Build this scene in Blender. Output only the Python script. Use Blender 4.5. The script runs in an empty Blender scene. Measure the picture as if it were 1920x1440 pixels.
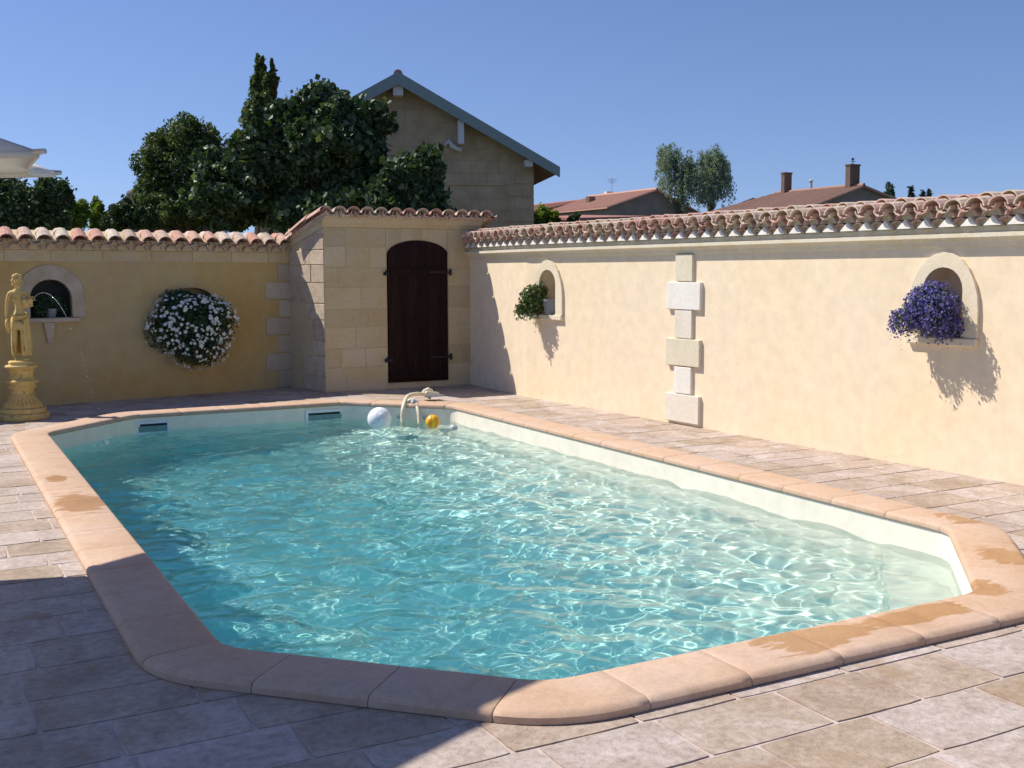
import bpy, bmesh, math, random
import numpy as np
from mathutils import Vector, Matrix
random.seed(7); RNG = np.random.RandomState(7)
R = math.radians; PI = math.pi
sc = bpy.context.scene
C = sc.collection

# ------------------------------------------------------------------ camera
F_PX = 2041.81
CR = Vector((0.87845, -0.47783, -0.00178)); CD = Vector((-0.05010, -0.08839, -0.99483)); CW = Vector((0.47520, 0.87399, -0.10158))
EYE = Vector((0, 0, 1.65))
cam = bpy.data.objects.new('camera', bpy.data.cameras.new('camera')); C.objects.link(cam)
m3 = Matrix((CR, -CD, -CW)).transposed()
cam.matrix_world = Matrix.Translation(EYE) @ m3.to_4x4()
cam.data.sensor_width = 36; cam.data.lens = F_PX / 1920 * 36
cam.data.clip_start = .05; cam.data.clip_end = 2000
sc.camera = cam
def at(px, py, depth):
    return EYE + (CR * (px - 960) + CD * (py - 720)) / F_PX * depth + CW * depth

# ------------------------------------------------------------------ sky and sun
w = bpy.data.worlds.new('World'); sc.world = w; w.use_nodes = True
nt = w.node_tree; bg = nt.nodes['Background']
sky = nt.nodes.new('ShaderNodeTexSky'); sky.sky_type = 'NISHITA'; sky.sun_disc = False
SUN = Vector((-.58, .55, 1)).normalized()
sky.sun_elevation = math.asin(SUN.z); sky.sun_rotation = math.atan2(SUN.x, SUN.y)
sky.air_density = 1.0; sky.dust_density = .2; sky.ozone_density = 2.6
tc = nt.nodes.new('ShaderNodeTexCoord'); mp = nt.nodes.new('ShaderNodeMapping')
mp.vector_type = 'POINT'; mp.inputs['Location'].default_value = (0, 0, .07)
nt.links.new(tc.outputs['Generated'], mp.inputs['Vector']); nt.links.new(mp.outputs[0], sky.inputs[0])
tint = nt.nodes.new('ShaderNodeMix'); tint.data_type = 'RGBA'; tint.blend_type = 'MULTIPLY'; tint.inputs[0].default_value = 1
tint.inputs[7].default_value = (.88, .90, 1.12, 1)
nt.links.new(sky.outputs[0], tint.inputs[6]); nt.links.new(tint.outputs[2], bg.inputs[0])
bg.inputs[1].default_value = .092
sl = bpy.data.lights.new('sun', 'SUN'); sl.energy = 4.8; sl.angle = R(.53); sl.color = (1, .94, .85); sl.cycles.is_caustics_light = True
so = bpy.data.objects.new('sun', sl); C.objects.link(so); so.rotation_euler = SUN.to_track_quat('Z', 'Y').to_euler(); so.location = (-6, 8, 14)
sc.view_settings.view_transform = 'Standard'; sc.view_settings.look = 'None'; sc.view_settings.exposure = .30; sc.view_settings.gamma = 1
sc.render.engine = 'CYCLES'
sc.cycles.use_denoising = True; sc.cycles.max_bounces = 10; sc.cycles.transmission_bounces = 8; sc.cycles.transparent_max_bounces = 12
sc.cycles.sample_clamp_indirect = 6

# ------------------------------------------------------------------ helpers
def link(name, me, mats=None, parent=None, smooth=False):
    o = bpy.data.objects.new(name, me); C.objects.link(o)
    for m in (mats if isinstance(mats, (list, tuple)) else [mats] if mats else []): me.materials.append(m)
    if smooth: me.shade_smooth()
    if parent: o.parent = parent
    return o
def tag(o, label=None, cat=None, group=None, kind=None):
    if label: o['label'] = label
    if cat: o['category'] = cat
    if group: o['group'] = group
    if kind: o['kind'] = kind
    return o
def empty(name, label, cat, loc=(0, 0, 0), group=None):
    o = bpy.data.objects.new(name, None); C.objects.link(o); o.location = loc; o.empty_display_size = .2
    return tag(o, label, cat, group)
class MB:
    def __init__(s): s.v = []; s.f = []; s.m = []
    def add(s, vs, fs, mi=0):
        n = len(s.v); s.v += [tuple(v) for v in vs]; s.f += [tuple(i + n for i in f) for f in fs]; s.m += [mi] * len(fs)
    def hexa(s, p, mi=0):   # p: 8 corners, bottom ring 0-3, top ring 4-7
        s.add(p, [(3, 2, 1, 0), (4, 5, 6, 7), (0, 1, 5, 4), (1, 2, 6, 5), (2, 3, 7, 6), (3, 0, 4, 7)], mi)
    def box(s, a, b, mi=0, fn=None, bev=0):
        (x0, y0, z0), (x1, y1, z1) = a, b
        p = [(x0, y0, z0), (x1, y0, z0), (x1, y1, z0), (x0, y1, z0), (x0, y0, z1), (x1, y0, z1), (x1, y1, z1), (x0, y1, z1)]
        if fn: p = [fn(*q) for q in p]
        s.hexa(p, mi)
    def tube(s, pts, rad, n=8, mi=0, caps=True):
        pts = [Vector(p) for p in pts]; rad = rad if isinstance(rad, (list, tuple)) else [rad] * len(pts)
        vs = []; prev = None
        for i, p in enumerate(pts):
            t = (pts[min(i + 1, len(pts) - 1)] - pts[max(i - 1, 0)]).normalized()
            if prev is None:
                a = t.orthogonal().normalized()
            else:
                a = (prev - t * prev.dot(t)).normalized()
            prev = a; b = t.cross(a)
            for k in range(n):
                an = 2 * PI * k / n; vs.append(p + (a * math.cos(an) + b * math.sin(an)) * rad[i])
        fs = [(i * n + k, i * n + (k + 1) % n, (i + 1) * n + (k + 1) % n, (i + 1) * n + k) for i in range(len(pts) - 1) for k in range(n)]
        if caps: fs += [tuple(range(n))[::-1], tuple((len(pts) - 1) * n + k for k in range(n))]
        s.add(vs, fs, mi)
    def lathe(s, prof, c=(0, 0, 0), n=24, mi=0):
        vs = [(c[0] + r * math.cos(2 * PI * k / n), c[1] + r * math.sin(2 * PI * k / n), c[2] + z) for r, z in prof for k in range(n)]
        fs = [(i * n + k, i * n + (k + 1) % n, (i + 1) * n + (k + 1) % n, (i + 1) * n + k) for i in range(len(prof) - 1) for k in range(n)]
        fs += [tuple(range(n))[::-1], tuple((len(prof) - 1) * n + k for k in range(n))]
        s.add(vs, fs, mi)
    def build(s, name, mats=None, parent=None, smooth=False, bevel=0, seg=2):
        me = bpy.data.meshes.new(name); me.from_pydata(s.v, [], s.f)
        me.polygons.foreach_set('material_index', s.m); me.update()
        o = link(name, me, mats, parent, smooth)
        if bevel:
            b = o.modifiers.new('bevel', 'BEVEL'); b.width = bevel; b.segments = seg; b.limit_method = 'ANGLE'
        return o

# ------------------------------------------------------------------ materials
def newmat(name):
    m = bpy.data.materials.new(name); m.use_nodes = True
    return m, m.node_tree, m.node_tree.nodes['Principled BSDF']
def N(nt, t, **kw):
    n = nt.nodes.new(t)
    for k, v in kw.items():
        if k.startswith('i_'): n.inputs[int(k[2:])].default_value = v
        else: setattr(n, k, v)
    return n
def ramp(nt, src, stops):
    r = nt.nodes.new('ShaderNodeValToRGB'); e = r.color_ramp.elements
    while len(e) > 1: e.remove(e[0])
    e[0].position = stops[0][0]; e[0].color = (*stops[0][1], 1)
    for p, c in stops[1:]:
        k = e.new(p); k.color = (*c, 1)
    nt.links.new(src, r.inputs[0]); return r.outputs[0]
def noise(nt, scale, detail=4, rough=.55, vec=None, dist=0):
    n = nt.nodes.new('ShaderNodeTexNoise'); n.inputs['Scale'].default_value = scale; n.inputs['Detail'].default_value = detail
    n.inputs['Roughness'].default_value = rough; n.inputs['Distortion'].default_value = dist
    nt.links.new(vec if vec else pos(nt), n.inputs['Vector']); return n.outputs[0]
def pos(nt):
    for n in nt.nodes:
        if n.bl_idname == 'ShaderNodeNewGeometry': return n.outputs['Position']
    return nt.nodes.new('ShaderNodeNewGeometry').outputs['Position']
def rnd(nt):
    pos(nt)
    for n in nt.nodes:
        if n.bl_idname == 'ShaderNodeNewGeometry': return n.outputs['Random Per Island']
def mix(nt, fac, a, b, mode='MIX'):
    n = nt.nodes.new('ShaderNodeMix'); n.data_type = 'RGBA'; n.blend_type = mode
    for i, v in ((0, fac), (6, a), (7, b)):
        if isinstance(v, bpy.types.NodeSocket): nt.links.new(v, n.inputs[i])
        elif i == 0: n.inputs[0].default_value = v
        else: n.inputs[i].default_value = (*v, 1)
    return n.outputs[2]
def bump(nt, b, h, strength=.3, dist=.01):
    n = nt.nodes.new('ShaderNodeBump'); n.inputs['Strength'].default_value = strength; n.inputs['Distance'].default_value = dist
    nt.links.new(h, n.inputs['Height']); nt.links.new(n.outputs[0], b.inputs['Normal'])
def smat(name, stops, scale=3, rough=.85, fine=40, fs=.3, fd=.004, island=None, dist=0, spots=None):
    """mottled stone/plaster/paint: large noise through a ramp, fine noise as bump, optional shift per island"""
    m, nt, b = newmat(name)
    col = ramp(nt, noise(nt, scale, 5, .6, dist=dist), stops)
    col = mix(nt, .28, col, mix(nt, 1, col, ramp(nt, noise(nt, scale * 9, 4, .6), [(.3, (.72, .72, .72)), (.7, (1.2, 1.2, 1.2))]), 'MULTIPLY'))
    if island: col = mix(nt, 1, col, ramp(nt, rnd(nt), island), 'MULTIPLY')
    if spots:
        col = mix(nt, ramp(nt, noise(nt, spots[0], 3, .5), [(spots[1], (0, 0, 0)), (spots[1] + .06, (1, 1, 1))]), col, spots[2])
    nt.links.new(col, b.inputs['Base Color']); b.inputs['Roughness'].default_value = rough
    b.inputs['Specular IOR Level'].default_value = .25
    bump(nt, b, noise(nt, fine, 6, .65), fs, fd)
    return m
def flat(name, col, rough=.5, metal=0, spec=.4):
    m, nt, b = newmat(name)
    c = mix(nt, 1, col, ramp(nt, noise(nt, 25, 4), [(.3, (.85, .85, .85)), (.7, (1.1, 1.1, 1.1))]), 'MULTIPLY')
    nt.links.new(c, b.inputs['Base Color'])
    b.inputs['Roughness'].default_value = rough; b.inputs['Metallic'].default_value = metal; b.inputs['Specular IOR Level'].default_value = spec
    return m

M = {}
M['render_right'] = smat('cream_render', [(.25, (.84, .68, .45)), (.45, (.85, .69, .48)), (.6, (.84, .69, .50)), (.78, (.86, .68, .50))], .9, .9, 18, .25, .004, dist=.4)
M['render_left'] = smat('ochre_render', [(.25, (.50, .31, .10)), (.45, (.53, .37, .15)), (.6, (.51, .39, .20)), (.78, (.51, .35, .18))], .7, .9, 18, .25, .004, dist=.4)
M['moulding'] = smat('moulding_stone', [(.3, (.66, .57, .38)), (.6, (.72, .66, .52)), (.8, (.70, .60, .36))], 4, .85, 60, .3, .003)
M['limestone'] = smat('limestone', [(.3, (.54, .40, .20)), (.5, (.58, .46, .27)), (.7, (.58, .48, .34))], 2.2, .9, 45, .5, .005, island=[(0, (.86, .84, .80)), (.5, (1, 1, 1)), (1, (1.1, 1.1, 1.16))])
M['limestone_pink'] = smat('weathered_pinkish_stone', [(.3, (.48, .37, .25)), (.5, (.60, .48, .34)), (.7, (.64, .54, .41))], 9, .92, 45, .9, .012, island=[(0, (.86, .84, .86)), (1, (1.08, 1.08, 1.12))])
M['mortar'] = smat('lime_mortar', [(.3, (.56, .43, .25)), (.7, (.62, .51, .34))], 4, .95, 60, .5, .004)
M['quoin'] = smat('grey_quoin_stone', [(.3, (.42, .34, .23)), (.5, (.50, .41, .30)), (.7, (.52, .44, .35))], 5, .92, 45, .6, .008, island=[(0, (.9, .9, .88)), (1, (1.06, 1.05, 1.06))])
M['surround'] = smat('cream_niche_stone', [(.3, (.74, .62, .42)), (.7, (.80, .70, .54))], 5, .9, 50, .5, .004)
M['block_white'] = smat('white_stone', [(.3, (.76, .71, .62)), (.7, (.82, .78, .71))], 3, .85, 60, .3, .003)
M['block_tan'] = smat('tan_stone', [(.3, (.66, .58, .42)), (.7, (.72, .65, .50))], 3, .85, 60, .3, .003)
M['block_buff'] = smat('buff_stone', [(.3, (.70, .63, .50)), (.7, (.76, .70, .60))], 3, .85, 60, .3, .003)
M['mortar_white'] = smat('pale_mortar', [(.3, (.74, .70, .60)), (.7, (.84, .80, .72))], 6, .95, 60, .4, .004)
M['pale_block'] = smat('pale_smooth_stone', [(.3, (.72, .68, .62)), (.7, (.80, .76, .74))], 3, .85, 60, .3, .003, island=[(0, (.86, .80, .64)), (.45, (.92, .88, .76)), (1, (1.06, 1.06, 1.08))])
TI = [(0, (.60, .29, .21)), (.25, (.63, .36, .27)), (.45, (.60, .42, .32)), (.65, (.66, .50, .40)), (.85, (.68, .58, .45)), (1, (.50, .36, .28))]
def tile_mat(name, stops, k=1.0):
    m, nt, b = newmat(name)
    c = ramp(nt, rnd(nt), [(p, tuple(x * k for x in q)) for p, q in stops])
    c = mix(nt, 1, c, ramp(nt, noise(nt, 14, 6, .7), [(.3, (.62, .60, .58)), (.5, (.95, .95, .95)), (.7, (1.2, 1.22, 1.25))]), 'MULTIPLY')
    nt.links.new(mix(nt, ramp(nt, noise(nt, 30, 4, .7), [(.56, (0, 0, 0)), (.68, (.8, .8, .8))]), c, (.30, .27, .19)), b.inputs['Base Color'])
    b.inputs['Roughness'].default_value = .9; bump(nt, b, noise(nt, 60, 5, .7), .5, .006); return m
M['tile'] = tile_mat('terracotta', TI, .86)
M['tile_dusty'] = tile_mat('dusty_terracotta', [(0, (.52, .29, .22)), (.3, (.58, .38, .31)), (.6, (.62, .47, .38)), (1, (.56, .46, .34))], 1.08)

# paving: colour varies slab by slab, worn and mottled, wet beside the coping
def pav():
    m, nt, b = newmat('reconstituted_stone_paving')
    c = ramp(nt, rnd(nt), [(0, (.37, .29, .22)), (.2, (.41, .33, .27)), (.4, (.44, .37, .32)), (.6, (.42, .35, .31)), (.8, (.47, .40, .36)), (1, (.40, .31, .24))])
    c = mix(nt, .8, c, mix(nt, 1, c, ramp(nt, noise(nt, 3.2, 6, .65, dist=.8), [(.3, (.72, .66, .60)), (.5, (1, .98, .96)), (.7, (1.28, 1.3, 1.36))]), 'MULTIPLY'))
    c = mix(nt, .9, c, mix(nt, 1, c, ramp(nt, noise(nt, 26, 6, .7), [(.3, (.68, .66, .63)), (.5, (1, 1, 1)), (.7, (1.24, 1.25, 1.26))]), 'MULTIPLY'))
    # rust-brown mineral stains
    c = mix(nt, ramp(nt, noise(nt, 2.1, 6, .7, dist=1.2), [(.54, (0, 0, 0)), (.66, (.55, .55, .55))]), c, (.33, .22, .13))
    nt.links.new(c, b.inputs['Base Color']); b.inputs['Roughness'].default_value = .82; b.inputs['Specular IOR Level'].default_value = .3
    bump(nt, b, noise(nt, 22, 7, .72), .7, .012); return m
M['paving'] = pav()
M['joint'] = smat('paving_joint', [(.3, (.44, .34, .29)), (.7, (.60, .50, .46))], 5, .95, 60, .5, .005)
def wet_mask(nt, blobs, sc_=6):
    """sum of soft discs at wet places, broken up by stretched noise"""
    p = pos(nt); out = None
    for (x, y, rx, ry) in blobs:
        mp = N(nt, 'ShaderNodeMapping'); mp.vector_type = 'POINT'
        mp.inputs['Location'].default_value = (-x / rx, -y / ry, 0); mp.inputs['Scale'].default_value = (1 / rx, 1 / ry, 0)
        nt.links.new(p, mp.inputs['Vector'])
        g = N(nt, 'ShaderNodeTexGradient'); g.gradient_type = 'SPHERICAL'; nt.links.new(mp.outputs[0], g.inputs[0])
        if out is None: out = g.outputs[1]
        else:
            a = N(nt, 'ShaderNodeMath', operation='MAXIMUM'); nt.links.new(out, a.inputs[0]); nt.links.new(g.outputs[1], a.inputs[1]); out = a.outputs[0]
    a = N(nt, 'ShaderNodeMath', operation='MULTIPLY_ADD'); nt.links.new(noise(nt, sc_, 5, .6, dist=.5), a.inputs[0]); a.inputs[1].default_value = 1.6
    s_ = N(nt, 'ShaderNodeMath', operation='MULTIPLY'); nt.links.new(out, s_.inputs[0]); s_.inputs[1].default_value = .9
    nt.links.new(s_.outputs[0], a.inputs[2])
    return ramp(nt, a.outputs[0], [(.99, (0, 0, 0)), (1.0, (1, 1, 1))]), out
def coping_mat():
    m, nt, b = newmat('peach_coping')
    c = ramp(nt, noise(nt, 1.6, 5, .6), [(.3, (.54, .36, .235)), (.5, (.57, .40, .28)), (.7, (.57, .42, .32))])
    c = mix(nt, 1, c, ramp(nt, rnd(nt), [(0, (.94, .93, .92)), (1, (1.05, 1.05, 1.06))]), 'MULTIPLY')
    c = mix(nt, 1, c, ramp(nt, noise(nt, 34, 6, .7), [(.3, (.90, .89, .88)), (.7, (1.07, 1.07, 1.08))]), 'MULTIPLY')
    c = mix(nt, 1, c, ramp(nt, noise(nt, 130, 3, .6), [(.30, (.78, .76, .74)), (.42, (1, 1, 1)), (.66, (1, 1, 1)), (.8, (1.12, 1.12, 1.12))]), 'MULTIPLY')
    c = mix(nt, 1, c, ramp(nt, noise(nt, 5, 6, .7, dist=1), [(.3, (.90, .87, .84)), (.5, (1, 1, 1)), (.7, (1.05, 1.05, 1.06))]), 'MULTIPLY')
    blobs = [(.93, 8.05, .26, .62), (3.40, 3.45, .55, .22), (4.05, 3.47, .55, .17), (4.65, 3.62, .30, .2), (5.35, 3.95, .30, .3), (5.95, 4.7, .25, .35), (.88, 9.1, .14, .26)]
    # threshold the mask: noise*1.6 + disc*.9 above ~1.15 is wet
    p = pos(nt); out = None
    for (x, y, rx, ry) in blobs:
        mp = N(nt, 'ShaderNodeMapping'); mp.inputs['Location'].default_value = (-x / rx, -y / ry, 0); mp.inputs['Scale'].default_value = (1 / rx, 1 / ry, 0)
        nt.links.new(p, mp.inputs['Vector'])
        g = N(nt, 'ShaderNodeTexGradient'); g.gradient_type = 'SPHERICAL'; nt.links.new(mp.outputs[0], g.inputs[0])
        if out is None: out = g.outputs[1]
        else:
            a = N(nt, 'ShaderNodeMath', operation='MAXIMUM'); nt.links.new(out, a.inputs[0]); nt.links.new(g.outputs[1], a.inputs[1]); out = a.outputs[0]
    a = N(nt, 'ShaderNodeMath', operation='MULTIPLY_ADD'); wm_ = N(nt, 'ShaderNodeMapping'); wm_.inputs['Scale'].default_value = (.8, 2.2, 1); wm_.inputs['Rotation'].default_value = (0, 0, .2); nt.links.new(p, wm_.inputs['Vector'])
    nt.links.new(noise(nt, 6, 5, .6, vec=wm_.outputs[0], dist=.6), a.inputs[0]); a.inputs[1].default_value = 1.3; nt.links.new(out, a.inputs[2])
    k = N(nt, 'ShaderNodeMapRange'); k.inputs[1].default_value = 1.03; k.inputs[2].default_value = 1.10; nt.links.new(a.outputs[0], k.inputs[0])
    g0 = N(nt, 'ShaderNodeMath', operation='GREATER_THAN'); nt.links.new(out, g0.inputs[0]); g0.inputs[1].default_value = .01
    k2 = N(nt, 'ShaderNodeMath', operation='MULTIPLY'); nt.links.new(k.outputs[0], k2.inputs[0]); nt.links.new(g0.outputs[0], k2.inputs[1])
    c = mix(nt, k2.outputs[0], c, mix(nt, 1, c, (.78, .63, .42), 'MULTIPLY'))
    nt.links.new(c, b.inputs['Base Color'])
    rr = N(nt, 'ShaderNodeMapRange'); nt.links.new(k2.outputs[0], rr.inputs[0]); rr.inputs[3].default_value = .72; rr.inputs[4].default_value = .42
    nt.links.new(rr.outputs[0], b.inputs['Roughness']); b.inputs['Specular IOR Level'].default_value = .3
    bump(nt, b, noise(nt, 60, 6, .7), .22, .003); return m
M['coping'] = coping_mat()
M['liner'] = smat('cream_pool_liner', [(.3, (.86, .79, .65)), (.7, (.88, .82, .69))], .8, .6, 30, .03, .001)
M['white_plastic'] = flat('white_plastic', (.80, .82, .86), .35)
M['grey_plastic'] = flat('grey_plastic', (.42, .46, .48), .5)
M['mouth_water'] = flat('teal_water_colour', (.16, .30, .30), .5)  # colour of the water seen inside the skimmer mouths
M['black'] = flat('shade_black', (.02, .025, .03), .8)  # black for panels that stand in for shade inside openings
M['iron'] = flat('black_iron', (.02, .018, .02), .5, .3)
M['yellow'] = flat('yellow_plastic', (.90, .52, .02), .4)
M['orange'] = flat('orange_plastic', (.80, .30, .02), .4)
M['cream_hose'] = flat('cream_plastic', (.72, .66, .50), .45)
M['gold'] = smat('ochre_painted_cast_stone', [(.3, (.56, .37, .11)), (.5, (.66, .46, .16)), (.75, (.70, .52, .23))], 9, .8, 60, .5, .004, spots=(22, .62, (.34, .24, .10)))
def wood():
    m, nt, b = newmat('dark_stained_wood')
    mp = N(nt, 'ShaderNodeMapping'); mp.inputs['Scale'].default_value = (14, 14, 1.2); nt.links.new(pos(nt), mp.inputs['Vector'])
    n = noise(nt, 1.6, 6, .7, vec=mp.outputs[0], dist=.6)
    c = ramp(nt, n, [(.3, (.012, .006, .006)), (.55, (.024, .010, .008)), (.75, (.045, .020, .014))])
    c = mix(nt, 1, c, ramp(nt, rnd(nt), [(0, (.7, .7, .75)), (1, (1.3, 1.2, 1.15))]), 'MULTIPLY')
    nt.links.new(c, b.inputs['Base Color']); b.inputs['Roughness'].default_value = .75; b.inputs['Specular IOR Level'].default_value = .15; bump(nt, b, n, .4, .004); return m
M['wood'] = wood()
def leafmat(name, stops, trans=.25, rough=.5, spec=.4):
    m, nt, b = newmat(name)
    c = ramp(nt, rnd(nt), stops)
    nt.links.new(c, b.inputs['Base Color']); b.inputs['Roughness'].default_value = rough; b.inputs['Specular IOR Level'].default_value = spec
    tr = N(nt, 'ShaderNodeBsdfTranslucent'); nt.links.new(mix(nt, 1, c, (1.1, 1.2, .5), 'MULTIPLY'), tr.inputs[0])
    mx = N(nt, 'ShaderNodeMixShader'); mx.inputs[0].default_value = trans
    nt.links.new(b.outputs[0], mx.inputs[1]); nt.links.new(tr.outputs[0], mx.inputs[2])
    nt.links.new(mx.outputs[0], nt.nodes['Material Output'].inputs[0]); return m
M['leaf_dark'] = leafmat('dark_glossy_leaf', [(0, (.018, .042, .018)), (.5, (.036, .074, .030)), (.82, (.085, .13, .052)), (1, (.17, .21, .12))], .22, .5)
M['leaf_mid'] = leafmat('mid_green_leaf', [(0, (.022, .045, .014)), (.6, (.040, .075, .022)), (1, (.085, .12, .04))], .2)
M['leaf_bushy'] = leafmat('bushy_leaf', [(0, (.035, .062, .018)), (.5, (.075, .115, .035)), (.85, (.13, .17, .055)), (1, (.18, .21, .08))], .32, .6)
M['leaf_olive'] = leafmat('olive_leaf', [(0, (.11, .17, .02)), (.6, (.17, .24, .03)), (1, (.24, .30, .05))], .5)
M['leaf_willow'] = leafmat('willow_leaf', [(0, (.16, .21, .19)), (.6, (.22, .28, .24)), (1, (.32, .37, .30))], .4, .7)
M['leaf_conifer'] = leafmat('conifer_needles', [(0, (.012, .028, .018)), (1, (.035, .065, .04))], .1, .6)
M['leaf_far'] = leafmat('far_leaf', [(0, (.05, .09, .07)), (1, (.09, .14, .09))], .2, .7)
M['leaf_shade'] = leafmat('bedding_leaf', [(0, (.02, .05, .02)), (.7, (.05, .10, .04)), (1, (.12, .18, .09))], .25)
M['petal_white'] = leafmat('white_petal', [(0, (.78, .78, .80)), (1, (.86, .86, .88))], .3, .6, .2)
M['petal_blue'] = leafmat('violet_petal', [(0, (.08, .07, .27)), (.5, (.13, .11, .42)), (.85, (.22, .19, .54)), (1, (.36, .30, .55))], .35, .6, .2)
M['bark'] = smat('bark', [(.3, (.06, .045, .03)), (.7, (.13, .10, .075))], 6, .95, 30, .8, .02)
M['soil'] = smat('dry_grass_ground', [(.3, (.07, .085, .035)), (.6, (.12, .12, .06)), (.8, (.18, .15, .09))], .5, .95, 6, .5, .03)

# ------------------------------------------------------------------ plan geometry of the pool (metres; camera stands at the origin)
X0, X1, Y0, Y1, CH = 1.075, 5.654, 3.58, 12.915, 1.03
OCT = [(X0 + CH, Y0), (X1 - CH, Y0), (X1, Y0 + CH), (X1, Y1 - CH), (X1 - CH, Y1), (X0 + CH, Y1), (X0, Y1 - CH), (X0, Y0 + CH)]
def fillet(poly, r, seg=6, out=0.0):
    """closed path with rounded corners; out>0 offsets outwards (radius grows with it)"""
    n = len(poly); pts = []
    for i in range(n):
        p = Vector(poly[i]); a = (Vector(poly[i - 1]) - p).normalized(); b = (Vector(poly[(i + 1) % n]) - p).normalized()
        ang = a.angle(b); t = r / math.tan(ang / 2); ce = p + (a + b).normalized() * (r / math.sin(ang / 2))
        s = p + a * t; e = p + b * t
        a0 = math.atan2(s.y - ce.y, s.x - ce.x); a1 = math.atan2(e.y - ce.y, e.x - ce.x)
        d = (a1 - a0 + PI) % (2 * PI) - PI
        for k in range(seg + 1):
            an = a0 + d * k / seg; pts.append((ce.x + (r + out) * math.cos(an), ce.y + (r + out) * math.sin(an)))
    return pts
INNER = fillet(OCT, .30, 6)
def octdist(x, y, infl=0):
    """signed distance outside (>0) the octagon (max of half planes)"""
    d = np.maximum.reduce([X0 - x, x - X1, Y0 - y, y - Y1,
        ((X0 + Y0 + CH) - (x + y)) / 1.41421, ((x - y) - (X1 - Y0 - CH)) / 1.41421, ((x + y) - (X1 + Y1 - CH)) / 1.41421, ((y - x) - (Y1 - CH - X0)) / 1.41421])
    return d - infl
def sheet(name, outer, hole, z, mat, kind='structure'):
    bm = bmesh.new(); es = []
    for loop in ([outer, hole] if hole else [outer]):
        vs = [bm.verts.new((x, y, z)) for x, y in loop]
        es += [bm.edges.new((vs[i], vs[(i + 1) % len(vs)])) for i in range(len(vs))]
    bmesh.ops.triangle_fill(bm, use_beauty=True, edges=es, normal=(0, 0, 1))
    for f in bm.faces:
        if f.normal.z < 0: f.normal_flip()
    me = bpy.data.meshes.new(name); bm.to_mesh(me); bm.free()
    o = link(name, me, mat); o['kind'] = kind; return o

YC = 12.6                                            # the right wall bends slightly here
MIDHOLE = fillet(OCT, .30, 4, .12)
sheet('ground', [(-400, -300), (500, -300), (500, 600), (-400, 600)], MIDHOLE, -.03, M['soil'])
def xw(y): return 7.4376 - .055 * (y - 6) + .10 * np.maximum(0, y - YC)          # right wall face
def yl(x): return 14.72 + .20 * (x - 1.35)         # left wall face
bed = sheet('paving_bed', [(-6, -4), (7.95, -4), (7.14, 14.55), (4.85, 15.38), (-6, 13.25)], MIDHOLE, -.0045, M['joint'])

def paving():
    mb = MB(); y = -1.2; rr = random.Random(11); row = 0
    while y < 15.0:
        h = rr.choice([.29, .33, .35, .37, .31]); x = -3.2 - rr.random() * .5
        while x < 7.9:
            wd = rr.choice([.34, .46, .50, .54, .58]) ; g = .006
            xa, xb, ya, yb = x + g, x + wd - g, y + g, y + h - g
            x += wd
            if octdist(np.float64((xa + xb) / 2), np.float64((ya + yb) / 2)) < -1: continue
            ring = []
            for (ax, ay, bx, by) in ((xa, ya, xb, ya), (xb, ya, xb, yb), (xb, yb, xa, yb), (xa, yb, xa, ya)):
                for k in range(5):
                    t = k / 5; jx, jy = rr.uniform(-.0028, .0028), rr.uniform(-.0028, .0028)
                    if k == 0: jx = (.005 if ax == xa else -.005); jy = (.005 if ay == ya else -.005)
                    ring.append((ax + (bx - ax) * t + jx, ay + (by - ay) * t + jy))
            # clip away the pool: keep pieces outside each half plane in turn
            pieces = [ring]; outp = []
            if octdist(np.array([p[0] for p in ring]), np.array([p[1] for p in ring])).min() < .2:
                hp = [(-1, 0, -X0), (1, 0, X1), (0, -1, -Y0), (0, 1, Y1)]
                s = .70711
                hp += [(-s, -s, -(X0 + Y0 + CH) * s), (s, -s, (X1 - Y0 - CH) * s), (s, s, (X1 + Y1 - CH) * s), (-s, s, (Y1 - CH - X0) * s)]
                rest = ring
                for (nx, ny, d) in hp:
                    d += .12
                    o_, i_ = [], []
                    for k in range(len(rest)):
                        p, q = rest[k], rest[(k + 1) % len(rest)]
                        dp, dq = nx * p[0] + ny * p[1] - d, nx * q[0] + ny * q[1] - d
                        (o_ if dp >= 0 else i_).append(p)
                        if (dp >= 0) != (dq >= 0):
                            t = dp / (dp - dq); c = (p[0] + (q[0] - p[0]) * t, p[1] + (q[1] - p[1]) * t); o_.append(c); i_.append(c)
                    if len(o_) > 2: outp.append(o_)
                    rest = i_
                    if len(rest) < 3: break
            else: outp = [ring]
            dz = rr.uniform(-.0015, .0015)
            for pc in outp:
                n = len(pc)
                mb.add([(a, b, dz) for a, b in pc] + [(a, b, -.02) for a, b in pc], [tuple(range(n))] + [(k, n + k, n + (k + 1) % n, (k + 1) % n) for k in range(n)])
        y += h; row += 1
    o = mb.build('paving', M['paving']); o['kind'] = 'structure'
paving()

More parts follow.
